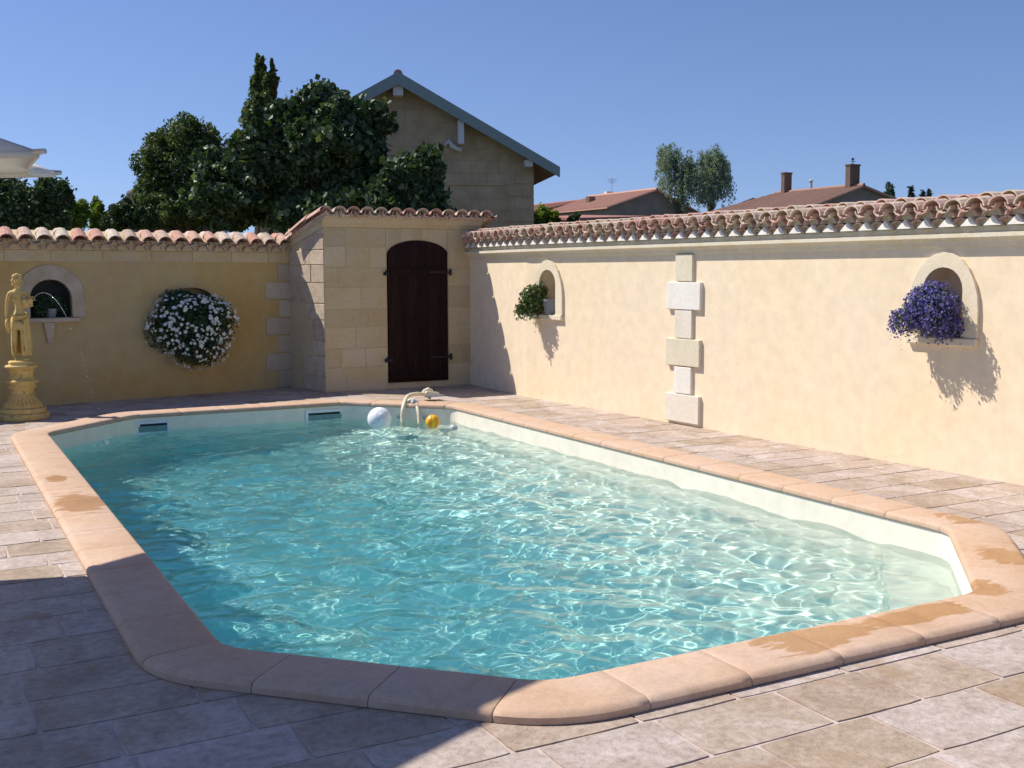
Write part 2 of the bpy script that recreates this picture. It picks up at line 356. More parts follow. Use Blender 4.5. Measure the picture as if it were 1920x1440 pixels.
# ------------------------------------------------------------------ swimming pool: basin, coping stones, skimmers
WZ = -.165
pool = empty('swimming_pool', 'octagonal in-ground pool with cream liner and peach coping stones', 'swimming pool', (3.36, 8.2, 0))
pool_inv = Matrix.Translation((-3.36, -8.2, 0))
def child(o, par, inv=None):
    o.parent = par; o.matrix_parent_inverse = par.matrix_basis.inverted() if inv is None else inv; return o
def floorz(x, y):
    z = np.full_like(x, -1.34)
    dr = X1 - x                                    # sloping side along the right wall
    z = np.maximum(z, np.where(dr < .32, -.34, -.42 - .42 * dr))
    dl = x - X0
    z = np.maximum(z, -.95 - 2.2 * dl)
    z = np.maximum(z, -.60 - 1.3 * (Y1 - y))
    z = np.maximum(z, -.70 - 1.5 * (y - Y0))
    # rises gently towards the near right end
    z = np.maximum(z, -.50 - .42 * ((X1 - Y0 - CH) - (x - y)) / 1.41421)
    d = ((X1 - Y0 - CH) - (x - y)) / 1.41421       # steps across the near right corner
    z = np.where(d < .42, -.36, np.where(d < .72, np.maximum(z, -.56), z))
    return z
def grid_mesh(name, step, zfun, mats, infl, smooth=True):
    nx, ny = int((X1 - X0 + .06) / step), int((Y1 - Y0 + .06) / step)
    X, Y = np.meshgrid(np.linspace(X0 - .03, X1 + .03, nx), np.linspace(Y0 - .03, Y1 + .03, ny), indexing='ij')
    Z = zfun(X, Y); keep = octdist(X, Y, infl) < 0
    idx = np.arange(nx * ny).reshape(nx, ny)
    F = np.stack([idx[:-1, :-1], idx[1:, :-1], idx[1:, 1:], idx[:-1, 1:]], -1).reshape(-1, 4)
    kf = keep.reshape(-1)[F].any(1); F = F[kf]
    used = np.unique(F); mapv = np.zeros(nx * ny, int); mapv[used] = np.arange(len(used))
    V = np.stack([X, Y, Z], -1).reshape(-1, 3)[used]
    me = bpy.data.meshes.new(name); me.from_pydata(V.tolist(), [], mapv[F].tolist())
    return link(name, me, mats, smooth=smooth)
bf = grid_mesh('basin_floor', .06, floorz, M['liner'], .02, smooth=False)
for p in bf.data.polygons: p.use_smooth = False
bf.cycles.is_caustics_receiver = True; child(bf, pool)
mb = MB(); n = len(INNER)
mb.add([(x, y, -.002) for x, y in INNER] + [(x, y, -1.6) for x, y in INNER], [(i, n + i, n + (i + 1) % n, (i + 1) % n) for i in range(n)])
bw = mb.build('basin_wall', M['liner']); bw.cycles.is_caustics_receiver = True; child(bw, pool)

# coping: swept bullnose profile cut into stones
def coping():
    base = fillet(OCT, .30, 8); outn = fillet(OCT, .30, 8, 1.0)
    P = [Vector(p) for p in base]; D = [(Vector(q) - Vector(p)) for p, q in zip(base, outn)]
    P.append(P[0]); D.append(D[0])
    # resample along the centre line of the stones
    mid = [p + d * .17 for p, d in zip(P, D)]
    L = [0]
    for i in range(1, len(mid)): L.append(L[-1] + (mid[i] - mid[i - 1]).length)
    tot = L[-1]; ns = round(tot / .50)
    prof = [(-.004, .000), (-.014, .010), (-.014, .030), (-.006, .044), (.010, .050), (.30, .050), (.325, .044), (.338, .030), (.338, .004), (.334, .0006)]
    def evalp(s):
        s = s % tot
        for i in range(1, len(L)):
            if s <= L[i] + 1e-9:
                t = (s - L[i - 1]) / max(1e-9, L[i] - L[i - 1]); return P[i - 1].lerp(P[i], t), D[i - 1].lerp(D[i], t)
    rr = random.Random(4)
    for k in range(ns):
        s0, s1 = tot * k / ns + .0015, tot * (k + 1) / ns - .0015
        ss = [s0, s0 + .006] + [s0 + (s1 - s0) * j / 8 for j in range(1, 8)] + [s1 - .006, s1]
        dz = rr.uniform(-.0012, .0012); vs = []; fs = []
        for j, s in enumerate(ss):
            p, d = evalp(s); inset = .003 if j in (0, len(ss) - 1) else 0
            for (o, z) in prof:
                oo = o + (inset if o < 0 else -inset); vs.append((p.x + d.x * oo, p.y + d.y * oo, max(z - (inset if z > .02 else 0), .0006) + dz * (z > .01)))
        m_ = len(prof)
        for j in range(len(ss) - 1):
            for i in range(m_ - 1):
                fs.append((j * m_ + i, j * m_ + i + 1, (j + 1) * m_ + i + 1, (j + 1) * m_ + i))
            fs.append((j * m_ + m_ - 1, j * m_, (j + 1) * m_, (j + 1) * m_ + m_ - 1))
        fs += [tuple(range(m_))[::-1], tuple((len(ss) - 1) * m_ + i for i in range(m_))]
        b = MB(); b.add(vs, fs); o = b.build('coping_stone', M['coping']); o.data.shade_smooth()
        try: o.data.set_sharp_from_angle(angle=R(40))
        except Exception: pass
        child(o, pool)
coping()
def skimmer(x0, x1):
    b = MB(); y = Y1 - .004; zt, zb = -.035, -.20; t = .035
    b.box((x0, y - .012, zt - t), (x1, y, zt)); b.box((x0, y - .012, zb), (x1, y, zb + t))
    b.box((x0, y - .011, zb + t), (x0 + t, y, zt - t)); b.box((x1 - t, y - .011, zb + t), (x1, y, zt - t))
    o = b.build('skimmer', M['white_plastic']); child(o, pool)
    b = MB(); b.box((x0 + t, y - .004, zt - t - .035), (x1 - t, y - .001, zt - t)); child(b.build('skimmer_mouth', M['black']), o, Matrix())  # black strip stands in for the shade inside the mouth
    b = MB(); b.box((x0 + t, y - .009, zb + t), (x1 - t, y - .005, zt - t - .028)); child(b.build('skimmer_water_panel', M['mouth_water']), o, Matrix())  # teal panel stands in for the water inside the mouth
skimmer(1.95, 2.50); skimmer(4.12, 4.62)
for (x, y) in ((5.40, 12.15), (5.16, 12.40)):
    b = MB(); b.tube([(x, y, -.115), (x - .03, y - .03, -.115)], [.03, .026], 12); child(b.build('inlet_nozzle', M['grey_plastic']), pool)

# water: displaced surface sheet plus an absorbing body under it
def waves(X, Y):
    rng = np.random.RandomState(5); Z = np.zeros_like(X)
    for i in range(90):
        lam = .11 * (7 ** rng.rand()); th = rng.rand() * 2 * PI; k = 2 * PI / lam
        Z += .00078 * (lam / .3) ** .9 * np.sin(k * (X * math.cos(th) + Y * math.sin(th)) + rng.rand() * 7)
    rip = .55 + .45 * np.sin(X * 1.3 + Y * .6) * np.sin(Y * .9 - X * .5 + 1)
    calm = np.clip(((X1 - Y0 - CH) - (X - Y)) / 1.41421 / .5, .25, 1)
    # rings where the jet lands
    r = np.hypot(X - JL[0], Y - JL[1]); ring = .004 * np.sin(r * 55) * np.exp(-r * 5)
    return WZ + Z * (.75 + .5 * rip) * calm + ring
JL = (1.66, 11.95)
water = grid_mesh('water', .013, waves, None, .03)
m = bpy.data.materials.new('pool_water_surface'); m.use_nodes = True; nt = m.node_tree; nt.nodes.clear()
out = N(nt, 'ShaderNodeOutputMaterial'); g = N(nt, 'ShaderNodeBsdfGlass'); g.inputs['IOR'].default_value = 1.33; g.inputs['Roughness'].default_value = 0
fr = N(nt, 'ShaderNodeFresnel'); fr.inputs[0].default_value = 1.33
tr = N(nt, 'ShaderNodeBsdfTransparent'); mx = N(nt, 'ShaderNodeMixShader'); mx.inputs[0].default_value = .15
nt.links.new(g.outputs[0], mx.inputs[1]); nt.links.new(tr.outputs[0], mx.inputs[2]); nt.links.new(mx.outputs[0], out.inputs[0])
water.data.materials.append(m); water['kind'] = 'structure'; water.cycles.is_caustics_caster = True
m = bpy.data.materials.new('pool_water_body'); m.use_nodes = True; nt = m.node_tree; nt.nodes.clear()
out = N(nt, 'ShaderNodeOutputMaterial'); va = N(nt, 'ShaderNodeVolumeAbsorption'); va.inputs[0].default_value = (.0, .885, .995, 1); va.inputs[1].default_value = .42
nt.links.new(va.outputs[0], out.inputs[1])
BODY = fillet(OCT, .25, 3, .015); n = len(BODY)
b = MB(); b.add([(x, y, -1.7) for x, y in BODY] + [(x, y, WZ + .02) for x, y in BODY], [tuple(range(n))[::-1], tuple(range(n, 2 * n))] + [(i, (i + 1) % n, n + (i + 1) % n, n + i) for i in range(n)])
o = b.build('water_body', m); child(o, water, Matrix())

# ------------------------------------------------------------------ walls
def wall_face(mb, u0, u1, z0, z1, holes, fn, depth, mi=0, mi_in=1):
    """flat wall face in (u,z) with arched holes; each hole gets reveals and a back"""
    bm = bmesh.new(); es = []
    for loop in [[(u0, z0), (u1, z0), (u1, z1), (u0, z1)]] + holes:
        vs = [bm.verts.new((u, z, 0)) for u, z in loop]
        es += [bm.edges.new((vs[i], vs[(i + 1) % len(vs)])) for i in range(len(vs))]
    bmesh.ops.triangle_fill(bm, use_beauty=True, edges=es, normal=(0, 0, 1))
    bm.verts.ensure_lookup_table(); bm.verts.index_update()
    mb.add([fn(v.co.x, 0, v.co.y) for v in bm.verts], [tuple(v.index for v in f.verts) for f in bm.faces], mi)
    bm.free()
    for h in holes:
        n = len(h)
        mb.add([fn(u, 0, z) for u, z in h] + [fn(u, -depth, z) for u, z in h], [(i, (i + 1) % n, n + (i + 1) % n, n + i) for i in range(n)], mi_in)
        mb.add([fn(u, -depth, z) for u, z in h], [tuple(range(n))], mi_in)
def arch(c, hw, z0, zs, rise, n=12):
    """loop: flat sill at z0, springing at zs, elliptical head"""
    return [(c - hw, z0), (c + hw, z0)] + [(c + hw * math.cos(PI * k / n), zs + rise * math.sin(PI * k / n)) for k in range(n + 1)]
def FR(y, o, z): return (xw(y) - o, y, z)            # right wall: u = y, o out of the wall towards the pool
def FL(x, o, z): return (x, yl(x) - o, z)            # left wall: u = x
def ring_band(mb, inner, outer, fn, o0, o1, mi=0, openbottom=True):
    """thick band between two loops with the same number of points (skips the sill edge 0-1)"""
    n = len(inner)
    for i in range(1, n - 0):
        j = (i + 1) % n
        a = [fn(inner[i][0], o0, inner[i][1]), fn(outer[i][0], o0, outer[i][1]), fn(outer[j][0], o0, outer[j][1]), fn(inner[j][0], o0, inner[j][1])]
        b = [fn(inner[i][0], o1, inner[i][1]), fn(outer[i][0], o1, outer[i][1]), fn(outer[j][0], o1, outer[j][1]), fn(inner[j][0], o1, inner[j][1])]
        mb.hexa(a + b, mi)
def roof_tile(mb, fn, u, o_hi, z_hi, o_lo, z_lo, r0, r1, up=True, n=7, th=.012, mi=0):
    """half-pipe tile running down the slope; r0 radius at the top end, r1 at the bottom end; up=False makes a channel"""
    s = 1 if up else -1; vs = []
    for (o, z, r) in ((o_hi, z_hi, r0), (o_lo, z_lo, r1)):
        for rad in (r, r - th):
            for k in range(n + 1):
                an = PI * k / n; vs.append(fn(u + rad * math.cos(an), o, z + s * rad * math.sin(an) * .86))
    m_ = n + 1; fs = []
    for k in range(n):
        fs += [(k, k + 1, 2 * m_ + k + 1, 2 * m_ + k), (m_ + k + 1, m_ + k, 3 * m_ + k, 3 * m_ + k + 1), (2 * m_ + k, 2 * m_ + k + 1, 3 * m_ + k + 1, 3 * m_ + k), (k + 1, k, m_ + k, m_ + k + 1)]
    fs += [(0, m_, 3 * m_, 2 * m_), (m_ - 1, 2 * m_ - 1, 4 * m_ - 1, 3 * m_ - 1)][::1]
    mb.add(vs, fs, mi)
def block(mb, fn, u0, u1, z0, z1, o0, o1, j=.004, mi=0, rr=random):
    """one dressed stone with slightly uneven chamfered face"""
    c = .0045
    P = lambda u, o, z: fn(u, o, z)
    q = [(u0 + rr.uniform(0, j), z0 + rr.uniform(0, j)), (u1 - rr.uniform(0, j), z0 + rr.uniform(0, j)), (u1 - rr.uniform(0, j), z1 - rr.uniform(0, j)), (u0 + rr.uniform(0, j), z1 - rr.uniform(0, j))]
    cu, cz = (u0 + u1) / 2, (z0 + z1) / 2
    f = [(u + (c if u < cu else -c), z + (c if z < cz else -c)) for u, z in q]
    vs = [P(u, o0, z) for u, z in q] + [P(u, o1 - c, z) for u, z in q] + [P(u, o1, z) for u, z in f]
    fs = [(8, 9, 10, 11)] + [(a + i, a + (i + 1) % 4, a + 4 + (i + 1) % 4, a + 4 + i) for a in (0, 4) for i in range(4)]
    mb.add(vs, fs, mi)

# ---- right wall
RW = empty('rendered_wall', 'sunlit cream rendered garden wall with dusty tile coping, running from the tower along the right of the pool', 'garden wall', (7.4, 6, 0))
YA, YB = -3.5, 14.46
n1 = arch(12.07, .19, 1.12, 1.50, .19); n2 = arch(6.2, .19, 1.12, 1.50, .19)
SEGS = ((YA, YC), (YC, YB))
b = MB(); wall_face(b, YA, YC, -.02, 1.86, [n1, n2], FR, .22); wall_face(b, YC, YB, -.02, 1.86, [], FR, .22)
for a_, e_ in SEGS: b.box((a_, -.40, -.02), (e_, -.30, 2.2), 0, FR); b.box((YA - .02, -.40, -.02), (YA, 0, 2.0), 0, FR)
child(b.build('wall_face', [M['render_right'], M['render_right']]), RW)
b = MB()   # moulding: cavetto, lip, plain band above
prof = [(0, 1.845), (.02, 1.86), (.03, 1.885), (.055, 1.91), (.085, 1.925), (.085, 1.955), (.035, 1.962), (.035, 2.01), (-.30, 2.01), (-.30, 1.845)]
m_ = len(prof); ys_ = [YA, 0, 4, 8, YC, YB]; seg = 5; vs = []
for y in ys_:
    vs += [FR(y, o, z) for o, z in prof]
b.add(vs, [(i * m_ + k, i * m_ + (k + 1) % m_, (i + 1) * m_ + (k + 1) % m_, (i + 1) * m_ + k) for i in range(seg) for k in range(m_)])
child(b.build('moulding', M['moulding']), RW)
rr = random.Random(21)
b = MB(); pitch = .205; k = 0; y = YA + .1
fill = MB()
core = MB()
for a_, e_ in SEGS:
    core.box((a_, -.28, 2.011), (e_, .010, 2.085), 0, FR); core.box((a_, -.28, 2.087), (e_, .05, 2.15), 0, FR)
    core.hexa([FR(a_, -.28, 2.152), FR(e_, -.28, 2.152), FR(e_, .09, 2.152), FR(a_, .09, 2.152), FR(a_, -.28, 2.215), FR(e_, -.28, 2.215), FR(e_, .08, 2.16), FR(a_, .08, 2.16)])
child(core.build('tile_bedding', M['moulding']), RW)
while y < YB - .12:
    jj = lambda s=.008: rr.uniform(-s, s)
    roof_tile(b, FR, y + jj(), -.1, 2.008, .075 + jj(.01), 2.012, .088, .085)
    roof_tile(b, FR, y + pitch / 2 + jj(), -.1, 2.084, .118 + jj(.012), 2.088, .088, .085)
    t_ = jj(.014)
    roof_tile(b, FR, y + jj(), .0, 2.195, .175 + jj(.020), 2.158 + t_ * .4, .066, .090)
    roof_tile(b, FR, y + jj(.008), -.26, 2.232, .04 + jj(.02), 2.205 + t_ * .5, .064, .084)
    roof_tile(b, FR, y + pitch / 2 + jj(.004), -.26, 2.235,   .150 + jj(), 2.180, .085, .070, up=False)
    # white lime pointing inside the lower arches
    u = y
    fill.add([FR(u + pitch / 2 - .075, .055, 2.013), FR(u + pitch / 2 + .075, .055, 2.013), FR(u + pitch / 2, .055, 2.095), FR(u + pitch / 2 - .075, .098, 2.013), FR(u + pitch / 2 + .075, .098, 2.013), FR(u + pitch / 2, .092, 2.088)], [(3, 4, 5), (0, 3, 5, 2), (1, 2, 5, 4), (0, 1, 4, 3)])
    y += pitch; k += 1
child(fill.build('lime_pointing', M['mortar_white']), RW)
child(b.build('tile_coping', M['tile_dusty'], smooth=False), RW)
b = MB(); y = YA
while y < YB - .2:                                         # ridge tiles along the top of the wall
    b_ = lambda o, z: FR(y, o, z)
    vs = []
    for (yy, r) in ((y, .062), (y + .36, .055)):
        for rad in (r, r - .012):
            for k in range(8): vs.append(FR(min(yy, YB - .02), -.27 + rad * math.cos(PI * k / 7) * 1.1, 2.222 + rr.uniform(0, .003) + rad * math.sin(PI * k / 7)))
    fs = [(k, k + 1, 16 + k + 1, 16 + k) for k in range(7)] + [(8 + k + 1, 8 + k, 24 + k, 24 + k + 1) for k in range(7)] + [(k + 1, k, 8 + k, 8 + k + 1) for k in range(7)]
    b.add(vs, fs); y += .33
child(b.build('ridge_tiles', M['tile_dusty']), RW)
def niche_surround(c, par, fn, hw=.19, ow=.335, z0=1.12, zs=1.50, rise=.19, oz=1.815):
    inner = arch(c, hw, z0, zs, rise); outer = arch(c, ow, z0 - .0, 1.34, oz - 1.34)
    # outer loop as a tall oval that narrows to the sill
    n_ = len(inner); b = MB(); vs = []
    for (lp, o_) in ((inner, -.012), (inner, .030), (outer, .030), (outer, -.012)): vs += [fn(u, o_, z) for u, z in lp[1:] + lp[:1]]
    b.add(vs, [(k * n_ + i, k * n_ + i + 1, (k + 1) * n_ + i + 1, (k + 1) * n_ + i) for k in range(3) for i in range(n_ - 1)] + [(0, n_, 2 * n_, 3 * n_), (n_ - 1, 2 * n_ - 1, 3 * n_ - 1, 4 * n_ - 1)])
    sr = child(b.build('niche_surround', M['surround']), par)
    b = MB(); b.box((c - ow, -.05, z0 - .07), (c + ow, .045, z0 - .003), 0, fn)
    child(b.build('niche_sill', M['surround'], bevel=.01), par)
niche_surround(12.07, RW, FR); niche_surround(6.2, RW, FR)
for i, (z0, z1, wide) in enumerate([(.03, .34, 1), (.34, .64, 0), (.64, .94, 1), (.94, 1.25, 0), (1.25, 1.55, 1), (1.55, 1.85, 0)]):
    b = MB(); h = .275 if wide else .14
    block(b, FR, 9.42 - h, 9.42 + h, z0 + .002, z1 - .002, -.01, .040 if wide else .034)
    o = child(b.build('pilaster_block', M[('block_buff', 'block_white', 'block_tan', 'block_buff', 'block_white', 'block_tan')[i]], bevel=.006), RW)

# ---- left wall
LW = empty('ochre_wall', 'shaded ochre rendered wall at the far end of the pool, capped with rounded red and cream tiles', 'garden wall', (1.5, 14.7, 0))
XA, XB = -4.5, 4.80
nf = arch(1.46, .25, 1.10, 1.34, .24); nh = arch(3.26, .34, .95, 1.25, .21)
b = MB(); wall_face(b, XA, XB, -.02, 2.02, [nf, nh], FL, .24, 0, 1)
b.box((XA, -.42, -.02), (XB, -.32, 2.02), 0, FL)
child(b.build('wall_face', [M['render_left'], M['mortar']]), LW)
b = MB(); x = XA; rr = random.Random(9)
while x < XB - .05:
    wd = min(rr.uniform(.52, .66), XB - x); block(b, FL, x, x + wd - .004, 1.80, 1.945, -.05, .008, .002, 0, rr); x += wd
child(b.build('stone_band', M['limestone']), LW)
b = MB(); fill = MB(); fill.box((XA, -.36, 1.947), (XB, .03, 2.02), 0, FL); fill.box((XA, -.36, 2.021), (XB, .045, 2.045), 0, FL)
fill.hexa([FL(XA, -.38, 2.046), FL(XB, -.38, 2.046), FL(XB, .06, 2.046), FL(XA, .06, 2.046), FL(XA, -.38, 2.20), FL(XB, -.38, 2.20), FL(XB, .05, 2.075), FL(XA, .05, 2.075)])
x = XA + .1; pitch = .215
while x < XB - .02:
    jj = lambda s=.007: rr.uniform(-s, s)
    roof_tile(b, FL, x + pitch / 2 + jj(), -.1, 1.955, .07, 1.955, .085, .085)
    t_ = jj(.01)
    roof_tile(b, FL, x + jj(), -.16, 2.165, .13 + jj(.015), 2.048 + t_ * .4, .078, .100)
    roof_tile(b, FL, x + jj(.004), -.38, 2.175, -.10, 2.135, .07, .088)
    roof_tile(b, FL, x + pitch / 2 + jj(.004), -.36, 2.15, .11 + jj(), 2.075, .09, .085, up=False)
    x += pitch
child(fill.build('mortar_bed', M['mortar']), LW); child(b.build('tile_coping', M['tile']), LW)
# fountain niche: pale lintel, jamb, sill and bracket
inner = arch(1.46, .25, 1.10, 1.34, .24); outer = arch(1.46, .40, 1.10, 1.36, .40)
b = MB(); ring_band(b, inner, outer, FL, -.01, .018)
child(b.build('niche_surround', M['quoin']), LW)
b = MB(); b.box((1.12, -.05, 1.045), (1.80, .06, 1.095), 0, FL); child(b.build('niche_sill', M['limestone_pink'], bevel=.006), LW)
b = MB(); b.hexa([FL(1.40, 0, .78), FL(1.46, 0, .78), FL(1.46, .03, .78), FL(1.40, .03, .78), FL(1.36, 0, 1.043), FL(1.49, 0, 1.043), FL(1.49, .055, 1.043), FL(1.36, .055, 1.043)])
child(b.build('bracket', M['limestone_pink'], bevel=.006), LW)
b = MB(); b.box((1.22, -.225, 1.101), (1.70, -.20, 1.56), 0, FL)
child(b.build('niche_shade_panel', M['black']), LW)  # black sheet in front of the real back, painting the recess's shade
# quoins beside the tower
b = MB(); z = .0; rr = random.Random(3)
for i in range(7):
    z1 = z + .255; u0 = 4.34 + rr.uniform(-.03, .03) if i % 2 else 4.52 + rr.uniform(-.03, .03)
    block(b, FL, u0, 4.795, z + .003, z1 - .003, -.03, .014, .006, 0, rr); z = z1
child(b.build('quoin', M['quoin']), LW)

# ---- tower (pool house) in the corner
TX0, TX1, TY = 4.92, 7.14, 14.45
TW = empty('pool_house', 'small stone pool house in the corner with arched dark door and tiled roof', 'pool house', (6, 14.5, 0))
def FT(x, o, z): return (x, TY - o, z)
TB = (4.71, 15.39)                                        # rear end of the left side wall
def FS(u, o, z):                                          # left side wall: u from 0 at the front corner to 1 at the back
    a = Vector((TX0, TY)); c = Vector(TB); d = (c - a); nn = Vector((d.y, -d.x)).normalized(); nn = nn if nn.x < 0 else -nn
    p = a + d * u + nn * o; return (p.x, p.y, z)
DC, DW = 6.32, .475
rr = random.Random(31)
b = MB()
door_hole = arch(DC, DW, .085, 1.90, .215)
wall_face(b, TX0 + .002, TX1 + .1, -.02, 2.28, [door_hole], FT, .10, 0, 0)
b.v = [(x, y + .006 if abs(y - TY) < 1e-6 else y, z) for x, y, z in b.v]
b.box((0, -.3, -.02), (1, -.004, 2.28), 0, FS)
child(b.build('wall_core', M['mortar']), TW)
b = MB(); zs = [0]; 
for h in (.33, .27, .30, .25, .31, .27, .29, .26): zs.append(zs[-1] + h)
for i in range(8):
    z0, z1 = zs[i], zs[i + 1]; x = TX0
    lim = [(TX0, DC - DW - .004), (DC + DW + .004, TX1 + .03)]
    for (a, c) in lim:
        x = a; first = True
        while x < c - .02:
            wd = rr.uniform(.30, .62)
            if first and i % 2: wd = rr.uniform(.2, .35)
            first = False
            e = x + wd
            if c - e < .18: e = c
            zz0, zz1 = z0 + .003, z1 - .003
            if i >= 6 :   # stones beside the arch stop at its outer curve
                pass
            block(b, FT, x, e - .005, zz0, zz1, -.03, rr.uniform(-.002, .003), .004, 0, rr); x = e
# stones over the door, between arch and cornice, as voussoirs
nv = 9
for k in range(nv):
    a0, a1 = PI * k / nv, PI * (k + 1) / nv
    def P(an, t):
        x = DC + (DW + .002) * math.cos(an); z = 1.90 + .217 * math.sin(an)
        X = DC + (DW + .006) * math.cos(an) * (1.0); Z = 2.275
        return (x + (X - x) * t, z + (Z - z) * t)
    q = [P(a0, 0), P((a0 + a1) / 2, 0), P(a1, 0), P(a1, 1), P((a0 + a1) / 2, 1), P(a0, 1)]
    vs = [FT(u, .002, z) for u, z in q] + [FT(u, -.09, z) for u, z in q]
    b.add(vs, [tuple(range(6))] + [(i, (i + 1) % 6, 6 + (i + 1) % 6, 6 + i) for i in range(6)])
child(b.build('front_stonework', M['limestone']), TW)
b = MB(); zs2 = [0.] 
while zs2[-1] < 2.25: zs2.append(min(2.27, zs2[-1] + rr.uniform(.2, .31)))
for i in range(len(zs2) - 1):
    cut = rr.choice([.35, .5, .62]); block(b, FS, .0, cut, zs2[i] + .003, zs2[i + 1] - .003, -.03, .006, .006, 0, rr); block(b, FS, cut + .012, .99, zs2[i] + .003, zs2[i + 1] - .003, -.03, rr.uniform(-.01, .006), .012, 0, rr)
child(b.build('side_stonework', M['limestone_pink']), TW)
# cornice
b = MB(); pr = [(0, 2.28), (.015, 2.285), (.03, 2.31), (.06, 2.34), (.075, 2.38), (.075, 2.405), (-.25, 2.405), (-.25, 2.28)]
m_ = len(pr); vs = []
for x in (TX0 - .03, TX1 + .18): vs += [FT(x, o, z) for o, z in pr]
b.add(vs, [(k, (k + 1) % m_, m_ + (k + 1) % m_, m_ + k) for k in range(m_)] + [tuple(range(m_))[::-1], tuple(range(m_, 2 * m_))])
b.hexa([FS(-.02, -.2, 2.28), FS(1.0, -.2, 2.0), FS(1.0, .02, 2.0), FS(-.02, .02, 2.28), FS(-.02, -.2, 2.40), FS(1.0, -.2, 2.13), FS(1.0, .02, 2.13), FS(-.02, .02, 2.40)])
child(b.build('cornice', M['limestone']), TW)
# roof: monopitch, high at the front, falling back to the wall top
b = MB(); x = TX0 - .02; rr = random.Random(8); pitch = .205
def FTt(x, o, z): return (x, TY - o, z)
while x < TX1 + .25:
    jj = lambda s=.006: rr.uniform(-s, s)
    sx = (x - TX0)
    roof_tile(b, FTt, x + pitch / 2 + jj(), -.1, 2.41, .12, 2.415, .088, .086)
    roof_tile(b, FTt, x + jj(), .17 + jj(.015), 2.485, -.30, 2.36, .092, .08)
    roof_tile(b, FTt, x + jj(), -.22, 2.40, -.72, 2.17, .092, .08)
    roof_tile(b, FTt, x + pitch / 2 + jj(), .15, 2.50, -.70, 2.20, .085, .08, up=False)
    x += pitch
b.v = [(x_ + (-.32 * (y_ - TY) if x_ < TX0 + .3 and y_ > TY else 0), y_, z_) for x_, y_, z_ in b.v]
# verge tiles down the left edge, leaning out over the side wall
for k in range(4):
    u0, u1 = -.13 + k * .32, -.13 + k * .32 + .36
    vs = []
    for (u, r) in ((u0, .068), (u1, .056)):
        p = Vector(FS(u, .015, 2.485 - .36 * max(0, u) / 1.0 - (.02 if u > .5 else 0)))
        for rad in (r, r - .012):
            for q in range(8): vs.append((p.x + rad * math.cos(PI * q / 7), p.y + .25 * rad * math.cos(PI * q / 7), p.z + rad * math.sin(PI * q / 7)))
    b.add(vs, [(q, q + 1, 17 + q, 16 + q) for q in range(7)] + [(9 + q, 8 + q, 24 + q, 25 + q) for q in range(7)] + [(q + 1, q, 8 + q, 9 + q) for q in range(7)])
child(b.build('roof', M['tile_dusty']), TW)
b = MB(); b.hexa([FS(-.1, -.9, 2.39), FS(1.15, -.9, 2.05), FS(1.15, .04, 2.05), FS(-.1, .04, 2.39), FS(-.1, -.9, 2.42), FS(1.15, -.9, 2.09), FS(1.15, .04, 2.09), FS(-.1, .04, 2.42)])
b.hexa([(TX0, TY - .1, 2.406), (TX1 + .25, TY - .1, 2.406), (TX1 + .25, TY + .7, 2.10), (TX0, TY + .7, 2.10), (TX0, TY - .1, 2.46), (TX1 + .25, TY - .1, 2.46), (TX1 + .25, TY + .7, 2.16), (TX0, TY + .7, 2.16)])
b.box((TX0 + .3, TY + .5, 0), (TX1 + .3, TY + .6, 2.2))
child(b.build('roof_deck', M['mortar']), TW)
# door: planks following the arch, ledges, hinges, hooks
door = MB(); npl = 6
for i in range(npl):
    xa = DC - DW + .012 + (2 * DW - .024) * i / npl + .003; xb = DC - DW + .012 + (2 * DW - .024) * (i + 1) / npl - .003
    def top(x): return 1.90 + .207 * math.sqrt(max(0, 1 - ((x - DC) / DW) ** 2))
    n_ = 5; xs = [xa + (xb - xa) * k / n_ for k in range(n_ + 1)]
    loop = [(xa, .09), (xb, .09)] + [(x, top(x)) for x in xs[::-1]]
    vs = [FT(u, .012, z) for u, z in loop] + [FT(u, -.03, z) for u, z in loop]; k_ = len(loop)
    door.add(vs, [tuple(range(k_)), ] + [(j, (j + 1) % k_, k_ + (j + 1) % k_, k_ + j) for j in range(k_)])
d = child(door.build('door', M['wood'], bevel=.003), TW)
for z in (.13, 1.62):
    b = MB(); b.box((DC - DW + .03, -.0, z), (DC + DW - .03, .030, z + .10), 0, lambda x, o, z: FT(x, o + .001, z))
    child(b.build('ledge', M['wood'], bevel=.003), d, Matrix())
for zz in (.43, 1.66):
    b = MB(); b.box((DC + DW - .30, .031, zz - .014), (DC + DW + .02, .040, zz + .014), 0, FT); b.tube([FT(DC + DW + .03, .03, zz - .045), FT(DC + DW + .03, .03, zz + .045)], .02, 8)
    child(b.build('hinge', M['iron']), d, Matrix())
    b = MB(); b.tube([FT(DC - DW - .04, .0, zz - .02), FT(DC - DW - .04, .045, zz - .02), FT(DC - DW - .025, .05, zz + .03)], .016, 8); b.box((DC - DW - .05, .002, zz - .045), (DC - DW + .07, .018, zz - .0), 0, FT)
    child(b.build('door_hook', M['iron']), TW)

